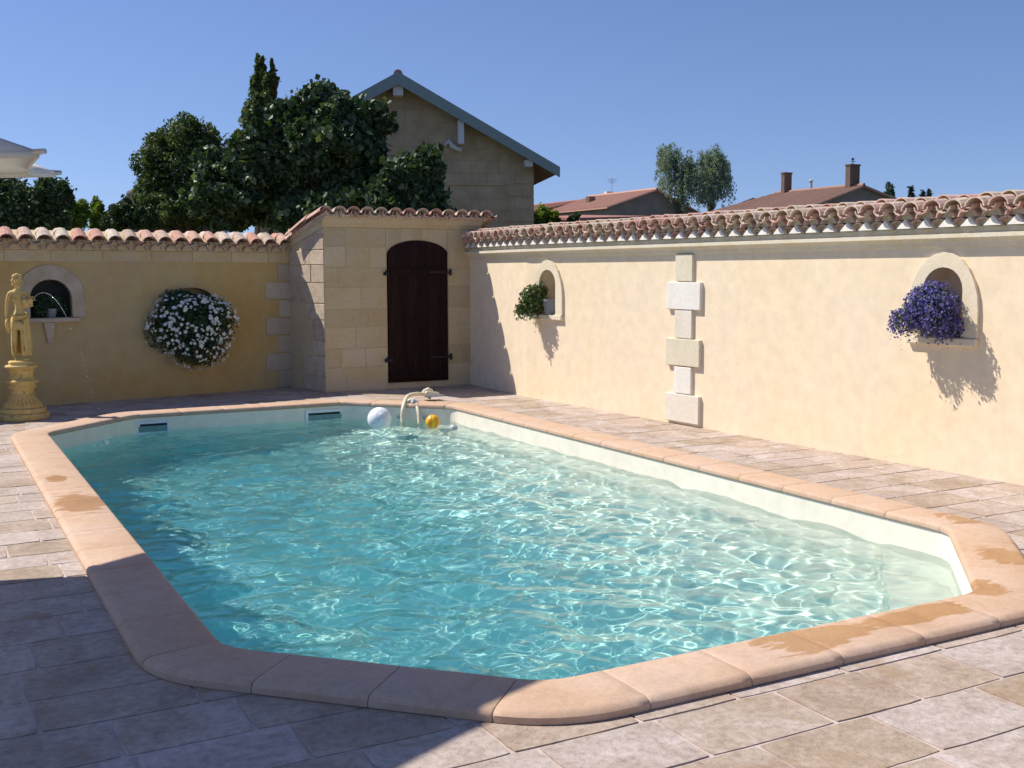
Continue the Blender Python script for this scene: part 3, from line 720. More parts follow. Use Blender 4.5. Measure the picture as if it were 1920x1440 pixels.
# ------------------------------------------------------------------ foliage
def leaves(name, pts, nrm, size, mat, parent=None, asp=.5, jit=.8, droop=0.0, rng=RNG, fold=.25):
    """pointed, slightly folded leaves: six vertices and four faces each, scattered at pts with normals near nrm"""
    n = len(pts); nrm = nrm + rng.normal(0, jit, (n, 3)); nrm /= np.linalg.norm(nrm, axis=1)[:, None] + 1e-9
    t = rng.normal(0, 1, (n, 3)); t[:, 2] -= droop * 2; t -= nrm * (t * nrm).sum(1)[:, None]; t /= np.linalg.norm(t, axis=1)[:, None] + 1e-9
    s = np.cross(nrm, t); L = (size * rng.uniform(.6, 1.3, n))[:, None]; W = L * asp
    base = pts - t * L * .5
    v = np.stack([base, base + t * L * .45 + s * W * .5 + nrm * L * fold * .3, base + t * L, base + t * L * .45 - s * W * .5 + nrm * L * fold * .3], 1).reshape(-1, 3)
    i = np.arange(n)[:, None] * 4
    f = np.concatenate([i + [0, 1, 2], i + [0, 2, 3]], 1).reshape(-1, 3)
    me = bpy.data.meshes.new(name); me.from_pydata(v.tolist(), [], f.tolist()); return link(name, me, mat, parent)
def blobpts(blobs, n, rng=RNG, shell=.55):
    """points spread through ellipsoids (cx,cy,cz,rx,ry,rz), denser near the surface; returns points and outward directions"""
    wt = np.array([b[3] * b[4] + b[4] * b[5] + b[3] * b[5] for b in blobs]); wt = wt / wt.sum(); P = []; Q = []
    for b, k in zip(blobs, rng.multinomial(n, wt)):
        d = rng.normal(0, 1, (k, 3)); d /= np.linalg.norm(d, axis=1)[:, None]; r = (shell + (1.04 - shell) * rng.rand(k) ** .6)[:, None]
        P.append(np.array(b[:3]) + d * r * np.array(b[3:6])); Q.append(d)
    return np.concatenate(P), np.concatenate(Q)
def tree(label, cat, name, base, crown, n, size, mat, trunk_r=.15, group=None, lump=9, asp=.5, droop=0., lumpr=.34, jit=.8, rng=RNG, limbs=6):
    """crown: list of main ellipsoids; each is broken into smaller uneven clumps"""
    o = empty(name, label, cat, base, group); bl = []
    for c in crown:
        for k in range(lump):
            d = rng.normal(0, 1, 3); d /= np.linalg.norm(d); r = rng.uniform(.45, .92)
            s = rng.uniform(.7, 1.3) * lumpr
            bl.append((c[0] + d[0] * r * c[3], c[1] + d[1] * r * c[4], c[2] + d[2] * r * c[5], c[3] * s, c[4] * s, c[5] * s))
        bl.append((c[0], c[1], c[2], c[3] * .62, c[4] * .62, c[5] * .62))
    P, Q = blobpts(bl, n, rng)
    # twigs: short sprays of leaves that stick out of the clumps and break the outline
    S, D = blobpts(bl, max(12, n // 90), rng, .9); D = D + rng.normal(0, .45, D.shape); D[:, 2] += .25; D /= np.linalg.norm(D, axis=1)[:, None]
    rl = float(np.mean([b_[3] for b_ in bl])); tw = []; td = []
    for p_, d_ in zip(S, D):
        k_ = 14; t_ = np.linspace(0, 1, k_)[:, None] ** .9 * rl * rng.uniform(.35, .95)
        tw.append(p_ + d_ * t_ + rng.normal(0, size * .45, (k_, 3))); td.append(rng.normal(0, 1, (k_, 3)))
    P = np.concatenate([P] + tw); Q = np.concatenate([Q] + td)
    child(leaves('crown', P, Q, size, mat, None, asp, jit, droop, rng), o)
    b = MB(); bx, by, bz = base; c0 = crown[0]; top = Vector((c0[0], c0[1], c0[2]))
    p0 = Vector(base)
    b.tube([p0 - Vector((0, 0, .1)), p0.lerp(top, .35) + Vector((rng.uniform(-.1, .1), 0, 0)), p0.lerp(top, .7), top], [trunk_r * 1.25, trunk_r, trunk_r * .75, trunk_r * .4], 8)
    for k in range(limbs):
        q = bl[rng.randint(len(bl))]; s = p0.lerp(top, rng.uniform(.35, .8)); e = Vector(q[:3])
        b.tube([s, s.lerp(e, .5) + Vector((0, 0, .1)), e], [trunk_r * .45, trunk_r * .3, trunk_r * .12], 6)
    child(b.build('trunk', M['bark'], smooth=True), o); return o
def ell(px, py, depth, wpx, hpx, dr=None):
    """ellipsoid whose middle stands where the given line of sight reaches the given distance"""
    p = at(px, py, depth); k = depth / F_PX
    return (p.x, p.y, p.z, wpx * k / 2, (dr if dr else wpx * k / 2), hpx * k / 2)
def ground_under(px, depth):
    p = at(px, 500, depth); return (p.x, p.y, -.03)

tree('bushy mid-green tree left of the tall poplar, behind the ochre wall', 'tree', 'bushy_tree', ground_under(345, 25),
     [ell(335, 330, 25, 170, 210), ell(368, 268, 25, 110, 120), ell(290, 350, 25, 92, 160), ell(400, 310, 25, 90, 170), ell(300, 275, 25, 80, 90), ell(345, 400, 25, 200, 80)], 34000, .10, M['leaf_bushy'], .2, lump=24, lumpr=.22)
tree('tall narrow poplar rising above the dark fig tree', 'tree', 'poplar', ground_under(490, 30),
     [ell(489, 128, 30, 26, 60), ell(489, 168, 30, 46, 110), ell(512, 152, 30, 20, 84), ell(489, 220, 30, 74, 150), ell(487, 290, 30, 92, 180)], 26000, .10, M['leaf_bushy'], .2, lump=24, lumpr=.20, asp=.7)
tree('large dark fig tree in front of the stone house gable', 'tree', 'fig_tree', ground_under(590, 21),
     [ell(600, 275, 21, 240, 200), ell(500, 320, 21, 180, 190), ell(670, 225, 21, 140, 100), ell(622, 195, 21, 84, 66), ell(440, 370, 21.4, 200, 140), ell(690, 300, 21, 100, 150), ell(560, 225, 21, 100, 80), ell(600, 400, 21, 280, 120), ell(500, 250, 21, 110, 110), ell(650, 340, 21, 130, 120), ell(400, 330, 22, 80, 120)], 66000, .15, M['leaf_dark'], .26, lump=26, lumpr=.2, asp=.75, jit=1.1)
tree('dark fig bush beside the gable, lower right of the large fig tree', 'bush', 'fig_bush', ground_under(765, 19.5),
     [ell(770, 345, 19.5, 140, 120), ell(800, 310, 19.5, 80, 76), ell(730, 375, 19.5, 100, 90), ell(790, 390, 19.5, 120, 80)], 18000, .15, M['leaf_dark'], .12, lump=20, lumpr=.24, asp=.7, jit=1.1)
tree('dark glossy tree under the parasol at the far left', 'tree', 'laurel_tree', ground_under(55, 20),
     [ell(50, 395, 20, 140, 110), ell(100, 368, 20, 66, 66), ell(15, 370, 20, 90, 90)], 20000, .11, M['leaf_dark'], .13, lump=20, lumpr=.25, jit=1.1)
tree('bright olive-green rounded shrub behind the ochre wall', 'shrub', 'olive_shrub', ground_under(140, 24), [ell(142, 412, 24, 66, 84)], 9000, .06, M['leaf_olive'], .06, lump=26, lumpr=.25)
tree('slim pointed olive-green shrub right of the rounded one', 'shrub', 'olive_shrub', ground_under(184, 24.5), [ell(184, 408, 24.5, 38, 78), ell(178, 380, 24.5, 14, 30)], 5200, .06, M['leaf_olive'], .05, lump=16, lumpr=.28)
tree('low dark shrub between the olive-green shrubs and the bushy tree', 'shrub', 'dark_shrub', ground_under(215, 23), [ell(218, 415, 23, 64, 60), ell(242, 402, 23, 56, 60), ell(270, 410, 23, 60, 60)], 11000, .07, M['leaf_mid'], .05, lump=20, lumpr=.26)
def willow(px, label, blobs, seed):
    """upright limbs with drooping sprays of small leaves"""
    rng = np.random.RandomState(seed)
    P, Q = blobpts(blobs, 260, rng, .1); PP = []; QQ = []
    for p in P:                                           # each spray hangs down from its point
        n = rng.randint(24, 50); t = rng.rand(n) ** .8; L = rng.uniform(.6, 1.7); dx = rng.normal(0, .30, 2)
        PP.append(np.stack([p[0] + dx[0] * t + rng.normal(0, .09, n), p[1] + dx[1] * t + rng.normal(0, .09, n), p[2] - L * t ** 1.4 + rng.normal(0, .06, n) + .3], 1)); QQ.append(rng.normal(0, 1, (n, 3)))
    base = ground_under(px, blobs[0][1] * 0 + 88); o = empty('willow', label, 'tree', base, 'willows beyond the roofs')
    child(leaves('crown', np.concatenate(PP), np.concatenate(QQ), .26, M['leaf_willow'], None, .34, .8, 1.0, rng), o)
    b = MB(); p0 = Vector(base); c0 = blobs[-1]; fork = Vector((c0[0], c0[1], c0[2])); b.tube([p0, p0.lerp(fork, .5), fork], [.35, .3, .22], 8)
    for k in range(14):
        e = Vector(P[rng.randint(len(P))]); b.tube([fork, fork.lerp(e, .5) + Vector((0, 0, .3)), e], [.12, .07, .02], 5)
    child(b.build('trunk', M['bark'], smooth=True), o); return o
willow(1265, 'left and broader of the two grey-green willows above the roofs', [ell(1262, 308, 88, 70, 60), ell(1248, 290, 88, 44, 40), ell(1296, 316, 88, 52, 60), ell(1280, 350, 88, 100, 70)], 3)
willow(1340, 'right and narrower of the two grey-green willows above the roofs', [ell(1338, 296, 90, 44, 36), ell(1354, 316, 90, 44, 56), ell(1330, 340, 90, 80, 80)], 4)
tree('small green bush between the stone house and the salmon roof', 'bush', 'garden_bush', ground_under(1020, 36), [ell(1018, 405, 36, 56, 44)], 5000, .10, M['leaf_olive'], .05, lump=18, lumpr=.26)
tree('little shrub showing over the wall in front of the salmon-roofed house', 'bush', 'garden_bush', ground_under(1075, 32), [ell(1078, 408, 32, 26, 22)], 1200, .07, M['leaf_mid'], .04, lump=8, lumpr=.3)
for px, top, h, wd, D, mt, lab in ((1667, 343, 50, 20, 110, 'leaf_far', 'pale green poplar just right of the brick-chimney roof'), (1708, 351, 40, 13, 120, 'leaf_conifer', 'left of the small dark far conifers above the wall'),
                          (1731, 354, 36, 8, 125, 'leaf_conifer', 'left one of the close pair of tiny far conifers'), (1742, 353, 36, 9, 125, 'leaf_conifer', 'right one of the close pair of tiny far conifers')):
    cr = [ell(px, top + h * .55, D, wd, h * .9), ell(px, top + h * .25, D, wd * .5, h * .5)]
    tree(lab, 'tree', 'far_poplar' if mt == 'leaf_far' else 'far_conifer', ground_under(px, D), cr, 1200, .32, M[mt], .15, lump=8, lumpr=.35, limbs=0)

# ------------------------------------------------------------------ houses behind the walls
def stone_mat(name, c1, c2, mort, sc_=1.6):
    m, nt, b = newmat(name)
    tc = N(nt, 'ShaderNodeTexCoord'); mp = N(nt, 'ShaderNodeMapping'); mp.inputs['Rotation'].default_value = (R(90), 0, 0)
    nt.links.new(tc.outputs['Object'], mp.inputs['Vector'])
    br = N(nt, 'ShaderNodeTexBrick'); br.inputs['Scale'].default_value = 1; br.inputs['Brick Width'].default_value = .62; br.inputs['Row Height'].default_value = .33; br.inputs['Mortar Size'].default_value = .012
    br.inputs['Color1'].default_value = (*c1, 1); br.inputs['Color2'].default_value = (*c2, 1); br.inputs['Mortar'].default_value = (*mort, 1); nt.links.new(mp.outputs[0], br.inputs['Vector'])
    c = mix(nt, 1, br.outputs[0], ramp(nt, noise(nt, .9, 7, .7), [(.3, (.60, .58, .58)), (.7, (1.2, 1.2, 1.22))]), 'MULTIPLY')
    nt.links.new(c, b.inputs['Base Color']); b.inputs['Roughness'].default_value = .95; bump(nt, b, noise(nt, 12, 6, .7), .5, .02); return m
M['house_stone'] = stone_mat('old_house_stone', (.43, .32, .20), (.46, .35, .225), (.39, .29, .18))
M['slate_fascia'] = flat('grey_green_painted_board', (.22, .28, .28), .6)
M['house_render'] = smat('grey_beige_render', [(.3, (.20, .17, .15)), (.7, (.27, .24, .21))], 1.0, .95, 10, .3, .01)
M['roof_salmon'] = tile_mat('salmon_roof', [(0, (.50, .27, .20)), (1, (.56, .31, .23))])
M['roof_brown'] = tile_mat('weathered_roof', [(0, (.34, .19, .14)), (1, (.40, .24, .18))])
M['roof_red'] = tile_mat('dark_red_roof', [(0, (.34, .14, .11)), (1, (.38, .18, .14))])
M['brick'] = smat('chimney_brick', [(.3, (.13, .085, .07)), (.7, (.19, .13, .105))], 3, .95, 8, .5, .02)
def house(name, label, G, left, right, ridge, zr, ze, length, wallm, roofm, th=.16, over=.5, hip=0, zl=None):
    """gabled house; gable faces the camera along the garden's axis. G = gable plane distance; left/right/ridge are positions along x"""
    o = empty(name, label, 'house', (ridge, G, 0)); zl = ze if zl is None else zl
    def zat(x): return zr - (zr - (zl if x < ridge else ze)) * abs(x - ridge) / (ridge - left if x < ridge else right - ridge)
    b = MB(); b.add([(left, G, -.1), (right, G, -.1), (right, G, ze), (ridge, G, zr), (left, G, zl), (left, G + length, -.1), (right, G + length, -.1), (right, G + length, ze), (ridge, G + length, zr), (left, G + length, zl)],
        [(0, 1, 2, 3, 4), (9, 8, 7, 6, 5), (1, 6, 7, 2), (5, 0, 4, 9)])
    child(b.build('wall', wallm), o)
    b = MB()
    for sx, xe, zee in ((-1, left, zl), (1, right, ze)):
        xo = xe + sx * over; k = (zr - zee) / abs(xe - ridge); zo = zee - k * over
        g0, g1 = G - over * .7, G + length + over * .7
        rg1 = g1 - hip
        top = [(ridge, g0, zr + th), (xo, g0, zo + th), (xo, g1, zo + th), (ridge, rg1, zr + th)]; bot = [(ridge, g0, zr + .01), (xo, g0, zo + .01), (xo, g1, zo + .01), (ridge, rg1, zr + .01)]
        b.add(top + bot, [(0, 1, 2, 3), (7, 6, 5, 4), (1, 5, 6, 2), (0, 4, 5, 1), (3, 2, 6, 7)])
        # rows of canal tiles as raised ribs down the slope
        yy = g0 + .15
        while yy < g1 - .1:
            lim = 1.0 if yy < rg1 else max(0, 1)
            s0 = 0 if yy < rg1 else (yy - rg1) / max(.01, hip)
            xa = ridge + (xo - ridge) * min(1, s0); za = zr + (zo - zr) * min(1, s0)
            b.tube([(xa, yy, za + th + .01), (xo, yy, zo + th + .01)], .07, 6); yy += .26
    b.tube([(ridge, G - over * .7, zr + th + .03), (ridge, G + length + over * .7 - hip, zr + th + .03)], .12, 8)
    if hip:
        g1 = G + length + over * .7; b.add([(ridge, g1 - hip, zr + th), (left - over, g1, zl + th - (zr - zl) / (ridge - left) * over), (right + over, g1, ze + th - (zr - ze) / (right - ridge) * over)], [(0, 1, 2)])
    rf = child(b.build('roof', roofm), o)
    return o, rf, zat
def gx(px, py, Y):                                        # where a line of sight meets the upright plane y = Y
    v = CR * (px - 960) + CD * (py - 720) + CW * F_PX; t = Y / v.y; return EYE + v * t
# stone house, its gable turned towards the pool
GY = 27.0; TH = -.35
ap = gx(745, 139, GY)
def gp(px, py):                                          # point of the turned gable plane on a line of sight, in the house's own unturned axes
    v = CR * (px - 960) + CD * (py - 720) + CW * F_PX; nx, ny = -math.sin(TH), math.cos(TH)
    t = (nx * ap.x + ny * GY) / (nx * v.x + ny * v.y); p = EYE + v * t
    return Vector((ap.x + (p.x - ap.x) * math.cos(-TH) - (p.y - GY) * math.sin(-TH), GY, p.z))
tip = gp(1043, 314); wr = gp(1000, 400); k = (ap.z - tip.z) / (tip.x - ap.x); hw = wr.x - ap.x; ov = tip.x - wr.x
zr_ = ap.z - .20; ze_ = zr_ - k * hw
o, rf, zat = house('stone_house', 'old stone house gable with grey-green bargeboards behind the pool house', GY, ap.x - hw, ap.x + hw, ap.x, zr_, ze_, 10, M['house_stone'], M['roof_brown'], .10, ov)
b = MB()
for sx in (-1, 1):
    xe = ap.x + sx * (hw + ov + .01); ze = zr_ - k * (hw + ov); g0 = GY - ov * .7 - .045
    b.hexa([(ap.x, g0, zr_ - .14), (ap.x, g0 + .04, zr_ - .14), (xe, g0 + .04, ze - .10), (xe, g0, ze - .10), (ap.x, g0, zr_ + .18), (ap.x, g0 + .04, zr_ + .18), (xe, g0 + .04, ze + .17), (xe, g0, ze + .17)])
child(b.build('bargeboard', M['slate_fascia']), rf, Matrix())
M['pale_wood'] = flat('pale_painted_timber', (.62, .60, .62), .7)
for (x, wd, h, rake) in ((ap.x, .26, .40, 0), (gp(862, 240).x, .15, .70, 1), (gp(988, 300).x, .20, .26, 0)):
    zt = zr_ - abs(x - ap.x) * k - .0; b = MB()
    b.box((x - wd / 2, GY - .38, zt - h), (x + wd / 2, GY - .012, zt - .09))
    child(b.build('purlin_end', M['pale_wood']), o)
    if rake:
        b = MB(); pts = [(x - .42, GY - .06, zt - h - .02), (x - .30, GY - .09, zt - h + .10), (x - .22, GY - .10, zt - h - .02), (x - .10, GY - .12, zt - h - .10), (x + .04, GY - .12, zt - h - .13)]
        b.tube(pts, [.03, .06, .075, .06, .07], 8); child(b.build('carved_bracket', M['pale_wood'], smooth=True), o)
z = 0.; i = 0
while z < ze_ - .3:
    b = MB(); block(b, lambda u, o_, z_: (u, GY - o_, z_), wr.x - (.75 if i % 2 else .5), wr.x + .012, z + .005, z + .33, -.05, .02, .01); z += .335; i += 1
    if z > 2.4: child(b.build('corner_stone', M['house_stone']), o)
b = MB(); zz = gp(950, 348).z; b.box((ap.x + hw * .35, GY - .03, zz), (wr.x - .8, GY - .002, zz + .10)); child(b.build('string_course', M['house_stone']), o)
o.rotation_euler[2] = TH
# salmon-roofed house
G2 = 72.; a2 = gx(1228, 356, G2); l2 = gx(1137, 391, G2); r2 = gx(1303, 396, G2)
o, rf, z2 = house('rendered_house', 'beige house with a salmon tiled roof left of the willows', G2, l2.x + .3, r2.x - .3, a2.x, a2.z - .1, r2.z, 9.5, M['house_render'], M['roof_salmon'], .12, .45, 0, l2.z + .12)
b = MB(); p = gx(1142, 362, G2 + 8); b.box((p.x - .35, G2 + 7.8, p.z - .9), (p.x + .35, G2 + 8.3, p.z + .12)); child(b.build('chimney', M['pale_block']), rf, Matrix())
b = MB(); p = gx(1108, 374, G2 + 6); b.box((p.x - .3, G2 + 5.8, p.z - .9), (p.x + .3, G2 + 6.3, p.z + .25)); child(b.build('chimney', M['brick']), rf, Matrix())
b = MB(); p = gx(1147, 358, G2 + 8); b.tube([(p.x, G2 + 8, p.z - .5), (p.x, G2 + 8, p.z + 1.1)], .03, 6)
for dz, wd in ((1.0, .5), (.85, .42), (.7, .3)): b.tube([(p.x - wd, G2 + 8, p.z + dz), (p.x + wd, G2 + 8, p.z + dz)], .02, 5)
child(b.build('antenna', M['grey_plastic']), rf, Matrix())
# red roof further left
G4 = 84.; a4 = gx(1098, 374, G4); l4 = gx(1000, 402, G4)
house('low_house', 'low dark red roof showing between the stone house and the salmon roof', G4, l4.x - 3, a4.x + 6, a4.x, a4.z - .2, a4.z - 1.9, 16, M['house_render'], M['roof_red'], .12, .4)
# brown-roofed house with the chimneys
G3 = 52.; a3 = gx(1615, 349, G3); l3 = gx(1522, 386, G3); r3 = gx(1677, 376, G3)
o, rf, z3 = house('brown_roofed_house', 'house with a weathered brown roof, two chimneys and a metal flue', G3, l3.x + .3, r3.x - .2, a3.x, a3.z - .1, r3.z, 10.4, M['house_render'], M['roof_brown'], .14, .35, 2.6, l3.z)
def onridge(px): # ridge distance seen at px
    lo, hi = G3, G3 + 12
    for _ in range(40):
        mid = (lo + hi) / 2
        if gx(px, 350, mid).x > a3.x: hi = mid
        else: lo = mid
    return lo
for (xa, xb, yt, yb, mt) in ((1465, 1484, 324, 358, 'brick'), (1586, 1611, 309, 352, 'brick')):
    Y = max(onridge((xa + xb) / 2), G3 + .4); p0 = gx(xa, yb, Y); p1 = gx(xb, yt, Y); h = MB(); wd = p1.x - p0.x
    wy = wd * .18; p0.x += wd * .12; p1.x -= wd * .12
    h.box((p0.x, Y - wy, p0.z - .4), (p1.x, Y + wy, p1.z - .1)); h.box((p0.x - .04, Y - wy - .04, p1.z - .098), (p1.x + .04, Y + wy + .04, p1.z))
    ch = child(h.build('chimney', M[mt]), rf, Matrix())
    if xa > 1500:
        b = MB(); c = (p0.x + p1.x) / 2; z = p1.z
        b.tube([(c, Y, z), (c, Y, z + .42)], .03, 6); b.tube([(c - .2, Y, z + .2), (c + .2, Y, z + .2)], .02, 5)
        b.add([(c - .16, Y - .015, z + .30), (c + .02, Y - .015, z + .26), (c + .16, Y - .015, z + .42), (c + .02, Y - .015, z + .36), (c - .08, Y - .015, z + .44), (c - .16, Y + .015, z + .30), (c + .02, Y + .015, z + .26), (c + .16, Y + .015, z + .42), (c + .02, Y + .015, z + .36), (c - .08, Y + .015, z + .44)],
              [(0, 1, 2, 3, 4), (9, 8, 7, 6, 5)] + [(i, (i + 1) % 5, 5 + (i + 1) % 5, 5 + i) for i in range(5)])
        v = b.build('weather_vane', M['iron']); v.parent = rf
Y = onridge(1520); p0 = gx(1520, 354, Y); b = MB(); b.tube([(p0.x, Y, p0.z - .4), (p0.x, Y, p0.z + .5)], .11, 10); b.lathe([(.17, .5), (.17, .56), (.02, .66)], (p0.x, Y, p0.z), 10)
child(b.build('flue', M['grey_plastic']), rf, Matrix())
# small dark roof peeping out left of the bushy tree
p = gx(222, 376, 29); q = gx(310, 348, 29)
M['roof_dark'] = tile_mat('dark_slate_roof', [(0, (.07, .05, .05)), (1, (.10, .08, .07))])
house('outbuilding', 'small dark roof edge peeping out behind the bushy tree', 29, p.x + .5, 2 * q.x - p.x, q.x, q.z, p.z - .1, 5, M['roof_dark'], M['roof_dark'], .08, .3)
# low lean-to roof just over the wall
p = gx(1130, 410, 30); b = MB(); b.add([(p.x - .8, 30, 0), (p.x + 1.6, 30, 0), (p.x + 1.6, 34, 0), (p.x - .8, 34, 0), (p.x - .8, 30, p.z - .1), (p.x + 1.6, 30, p.z + .02), (p.x + 1.6, 34, p.z + .25), (p.x - .8, 34, p.z + .1)], [(0, 1, 5, 4), (1, 2, 6, 5), (3, 0, 4, 7), (2, 3, 7, 6)])
sh = empty('shed', 'low shed with a pinkish-red roof just above the right wall', 'shed', (p.x, 30, 0)); child(b.build('wall', M['house_render']), sh)
b = MB(); b.hexa([(p.x - 1, 29.8, p.z - .08), (p.x + 1.8, 29.8, p.z + .04), (p.x + 1.8, 34.2, p.z + .28), (p.x - 1, 34.2, p.z + .12), (p.x - 1, 29.8, p.z), (p.x + 1.8, 29.8, p.z + .12), (p.x + 1.8, 34.2, p.z + .36), (p.x - 1, 34.2, p.z + .2)])
child(b.build('roof', M['roof_red']), sh)

# ------------------------------------------------------------------ plants in the niches
def clump(c, rad, n, size, mat, name, par, asp=.5, hang=0, rng=RNG, shell=.35, jit=.7, flat_back=None, fn=None):
    lr = np.random.RandomState(int(abs(c[1]) * 100))
    P, Q = blobpts([(c[0], c[1], c[2], *[r * .78 for r in rad])] + [(c[0] + lr.uniform(-.6, .4) * rad[0], c[1] + lr.uniform(-.68, .68) * rad[1], c[2] + lr.uniform(-.68, .6) * rad[2], rad[0] * .46, rad[1] * .42, rad[2] * .42) for _ in range(9)], n, rng, shell)
    if hang: P[:, 2] -= hang * np.abs(rng.normal(0, 1, n)) * (rng.rand(n) < .25)
    if flat_back: keep = flat_back(P); P = P[keep]; Q = Q[keep]
    o = leaves(name, P, Q, size, mat, None, asp, jit, .4, rng); return child(o, par)
def pot(c, r, h, par, mat):
    b = MB(); b.lathe([(r * .7, 0), (r, h * .85), (r * 1.1, h * .86), (r * 1.1, h), (r * .95, h), (r * .9, h * .9)], c, 18); child(b.build('pot', mat, smooth=False), par)
M['pot_grey'] = flat('grey_pot', (.24, .25, .26), .7)
M['pot_clay'] = flat('clay_pot', (.32, .16, .10), .8)
offwallR = lambda P: (xw(P[:, 1]) - P[:, 0] > .01) | ((np.abs(P[:, 1] - 6.2) < .18) & (P[:, 2] > 1.13) & (P[:, 2] < 1.6)) | ((np.abs(P[:, 1] - 12.07) < .18) & (P[:, 2] > 1.13) & (P[:, 2] < 1.6))
offwallL = lambda P: (yl(P[:, 0]) - P[:, 1] > .01) | ((np.abs(P[:, 0] - 3.26) < .32) & (P[:, 2] > .96) & (P[:, 2] < 1.4))
o = empty('blue_flowering_plant', 'mass of violet-blue flowers spilling from the nearer niche in the sunlit wall', 'flowers', (xw(6.2) + .08, 6.2, 1.12), 'plants spilling from the wall niches')
pot((xw(6.2) + .06, 6.2, 1.123), .11, .16, o, M['pot_clay'])
cB = (xw(6.2) - .12, 6.225, 1.38)
clump(cB, (.235, .28, .235), 4400, .035, M['leaf_shade'], 'foliage', o, .35, .04, flat_back=offwallR)
clump(cB, (.25, .30, .25), 6000, .026, M['petal_blue'], 'flower_mass', o, .8, .05, flat_back=offwallR, shell=.6)['kind'] = 'stuff'
o = empty('trailing_plant', 'small trailing green plant in the farther niche of the sunlit wall', 'plant', (xw(12.07) + .08, 12.07, 1.12), 'plants spilling from the wall niches')
pot((xw(12.07) + .02, 12.05, 1.123), .11, .19, o, M['pot_grey'])
cG = (xw(12.2) - .12, 12.25, 1.31)
clump(cG, (.24, .25, .24), 3200, .05, M['leaf_bushy'], 'foliage', o, .5, .04, flat_back=offwallR)
clump((cG[0], cG[1], cG[2] - .12), (.18, .18, .16), 120, .035, M['petal_white'], 'flower_mass', o, .8, .10, flat_back=offwallR)['kind'] = 'stuff'
o = empty('white_flowering_plant', 'large round cushion of white flowers hanging from the niche in the ochre wall', 'flowers', (3.26, yl(3.26) + .1, .95), 'plants spilling from the wall niches')
pot((3.26, yl(3.26) + .10, .953), .13, .2, o, M['pot_clay'])
cW = (3.22, yl(3.2) - .16, .92)
lobes = [(3.28, cW[1] + .05, 1.12, .46, .26, .26), (3.20, cW[1], .98, .50, .30, .36), (2.92, cW[1], .90, .32, .26, .30), (3.50, cW[1], .98, .32, .26, .34), (3.30, cW[1], .66, .38, .26, .28), (3.05, cW[1], 1.16, .30, .24, .20)]
P, Q = blobpts(lobes, 12000, RNG, .3); kp = offwallL(P); child(leaves('foliage', P[kp], Q[kp], .05, M['leaf_shade'], None, .45, .8, .5), o)
clump((3.3, cW[1] + .05, .95), (.4, .2, .3), 1500, .05, M['leaf_shade'], 'foliage', o, .45, .06, flat_back=offwallL)
clump((3.1, cW[1] + .05, 1.32), (.30, .15, .14), 900, .045, M['leaf_shade'], 'foliage', o, .45, 0, flat_back=offwallL)
P, Q = blobpts([(a, b_, c, d * 1.03, e * 1.05, f * 1.03) for a, b_, c, d, e, f in lobes], 1900, RNG, .94)
pn = np.sin(P[:, 0] * 11 + 1) + np.sin(P[:, 2] * 13 + P[:, 0] * 5) + RNG.normal(0, .8, len(P)); keep = (Q[:, 1] < .25) & offwallL(P) & (P[:, 2] < 1.35) & (pn > -1.5)
for a, b_, c, d, e, f in lobes: keep = keep & (((P[:, 0] - a) / d) ** 2 + ((P[:, 1] - b_) / e) ** 2 + ((P[:, 2] - c) / f) ** 2 > .92)
P, Q = P[keep], Q[keep]
b = MB(); nfl = 0
for p, q in sorted(zip(P, Q), key=lambda e: e[0][1]):                                    # five-petalled flowers facing outwards
    nrm = Vector(q + RNG.normal(0, .35, 3)).normalized(); t = nrm.orthogonal().normalized(); s = nrm.cross(t); r = RNG.uniform(.016, .036); c = Vector(p) + nrm * .015
    vs = [c]; 
    for k in range(10):
        an = 2 * PI * k / 10; rr_ = r if k % 2 == 0 else r * .6; vs.append(c + (t * math.cos(an) + s * math.sin(an)) * rr_ + nrm * .006)
    if nfl < 100:                                         # the hundred nearest are flowers of their own
        b1 = MB(); b1.add(vs, [(0, 1 + k, 1 + (k + 1) % 10) for k in range(10)]); child(b1.build('flower', M['petal_white']), o); nfl += 1; continue
    b.add(vs, [(0, 1 + k, 1 + (k + 1) % 10) for k in range(10)])
child(b.build('flower_mass', M['petal_white']), o)['kind'] = 'stuff'

o = empty('niche_plant', 'dark leafy plant inside the niche behind the statue', 'plant', (1.46, yl(1.46) + .12, 1.10))
pot((1.46, yl(1.46) + .12, 1.101), .08, .11, o, M['pot_grey'])
P, Q = blobpts([(1.42, yl(1.42) + .10, 1.28, .15, .07, .12), (1.55, yl(1.55) + .10, 1.24, .11, .07, .12), (1.36, yl(1.36) + .08, 1.2, .1, .06, .08)], 900, RNG, .2)
child(leaves('foliage', P, Q, .05, M['leaf_shade'], None, .35, .9, .2), o)

# ------------------------------------------------------------------ statue on its pedestal, water jet
SX, SY = .99, 13.50
o = empty('pedestal', 'round ochre cast-stone pedestal under the statue at the pool corner', 'pedestal', (SX, SY, 0))
b = MB(); b.lathe([(.27, 0), (.28, .02), (.28, .07), (.25, .08)], (SX, SY, 0), 32); b.lathe([(.25, .081), (.255, .10), (.245, .13), (.22, .135)], (SX, SY, 0), 32)
child(b.build('plinth', M['gold'], smooth=False, bevel=.006), o)
b = MB(); prof = [(.21, .136), (.20, .16), (.155, .20), (.13, .25), (.118, .31), (.125, .345), (.15, .36), (.155, .375), (.135, .39), (.15, .41), (.185, .43), (.175, .445), (.14, .46), (.125, .50), (.13, .55), (.155, .585), (.17, .59), (.175, .605), (.165, .62), (.125, .622), (.13, .64), (.135, .655), (.12, .668)]
b.lathe(prof, (SX, SY, 0), 40)
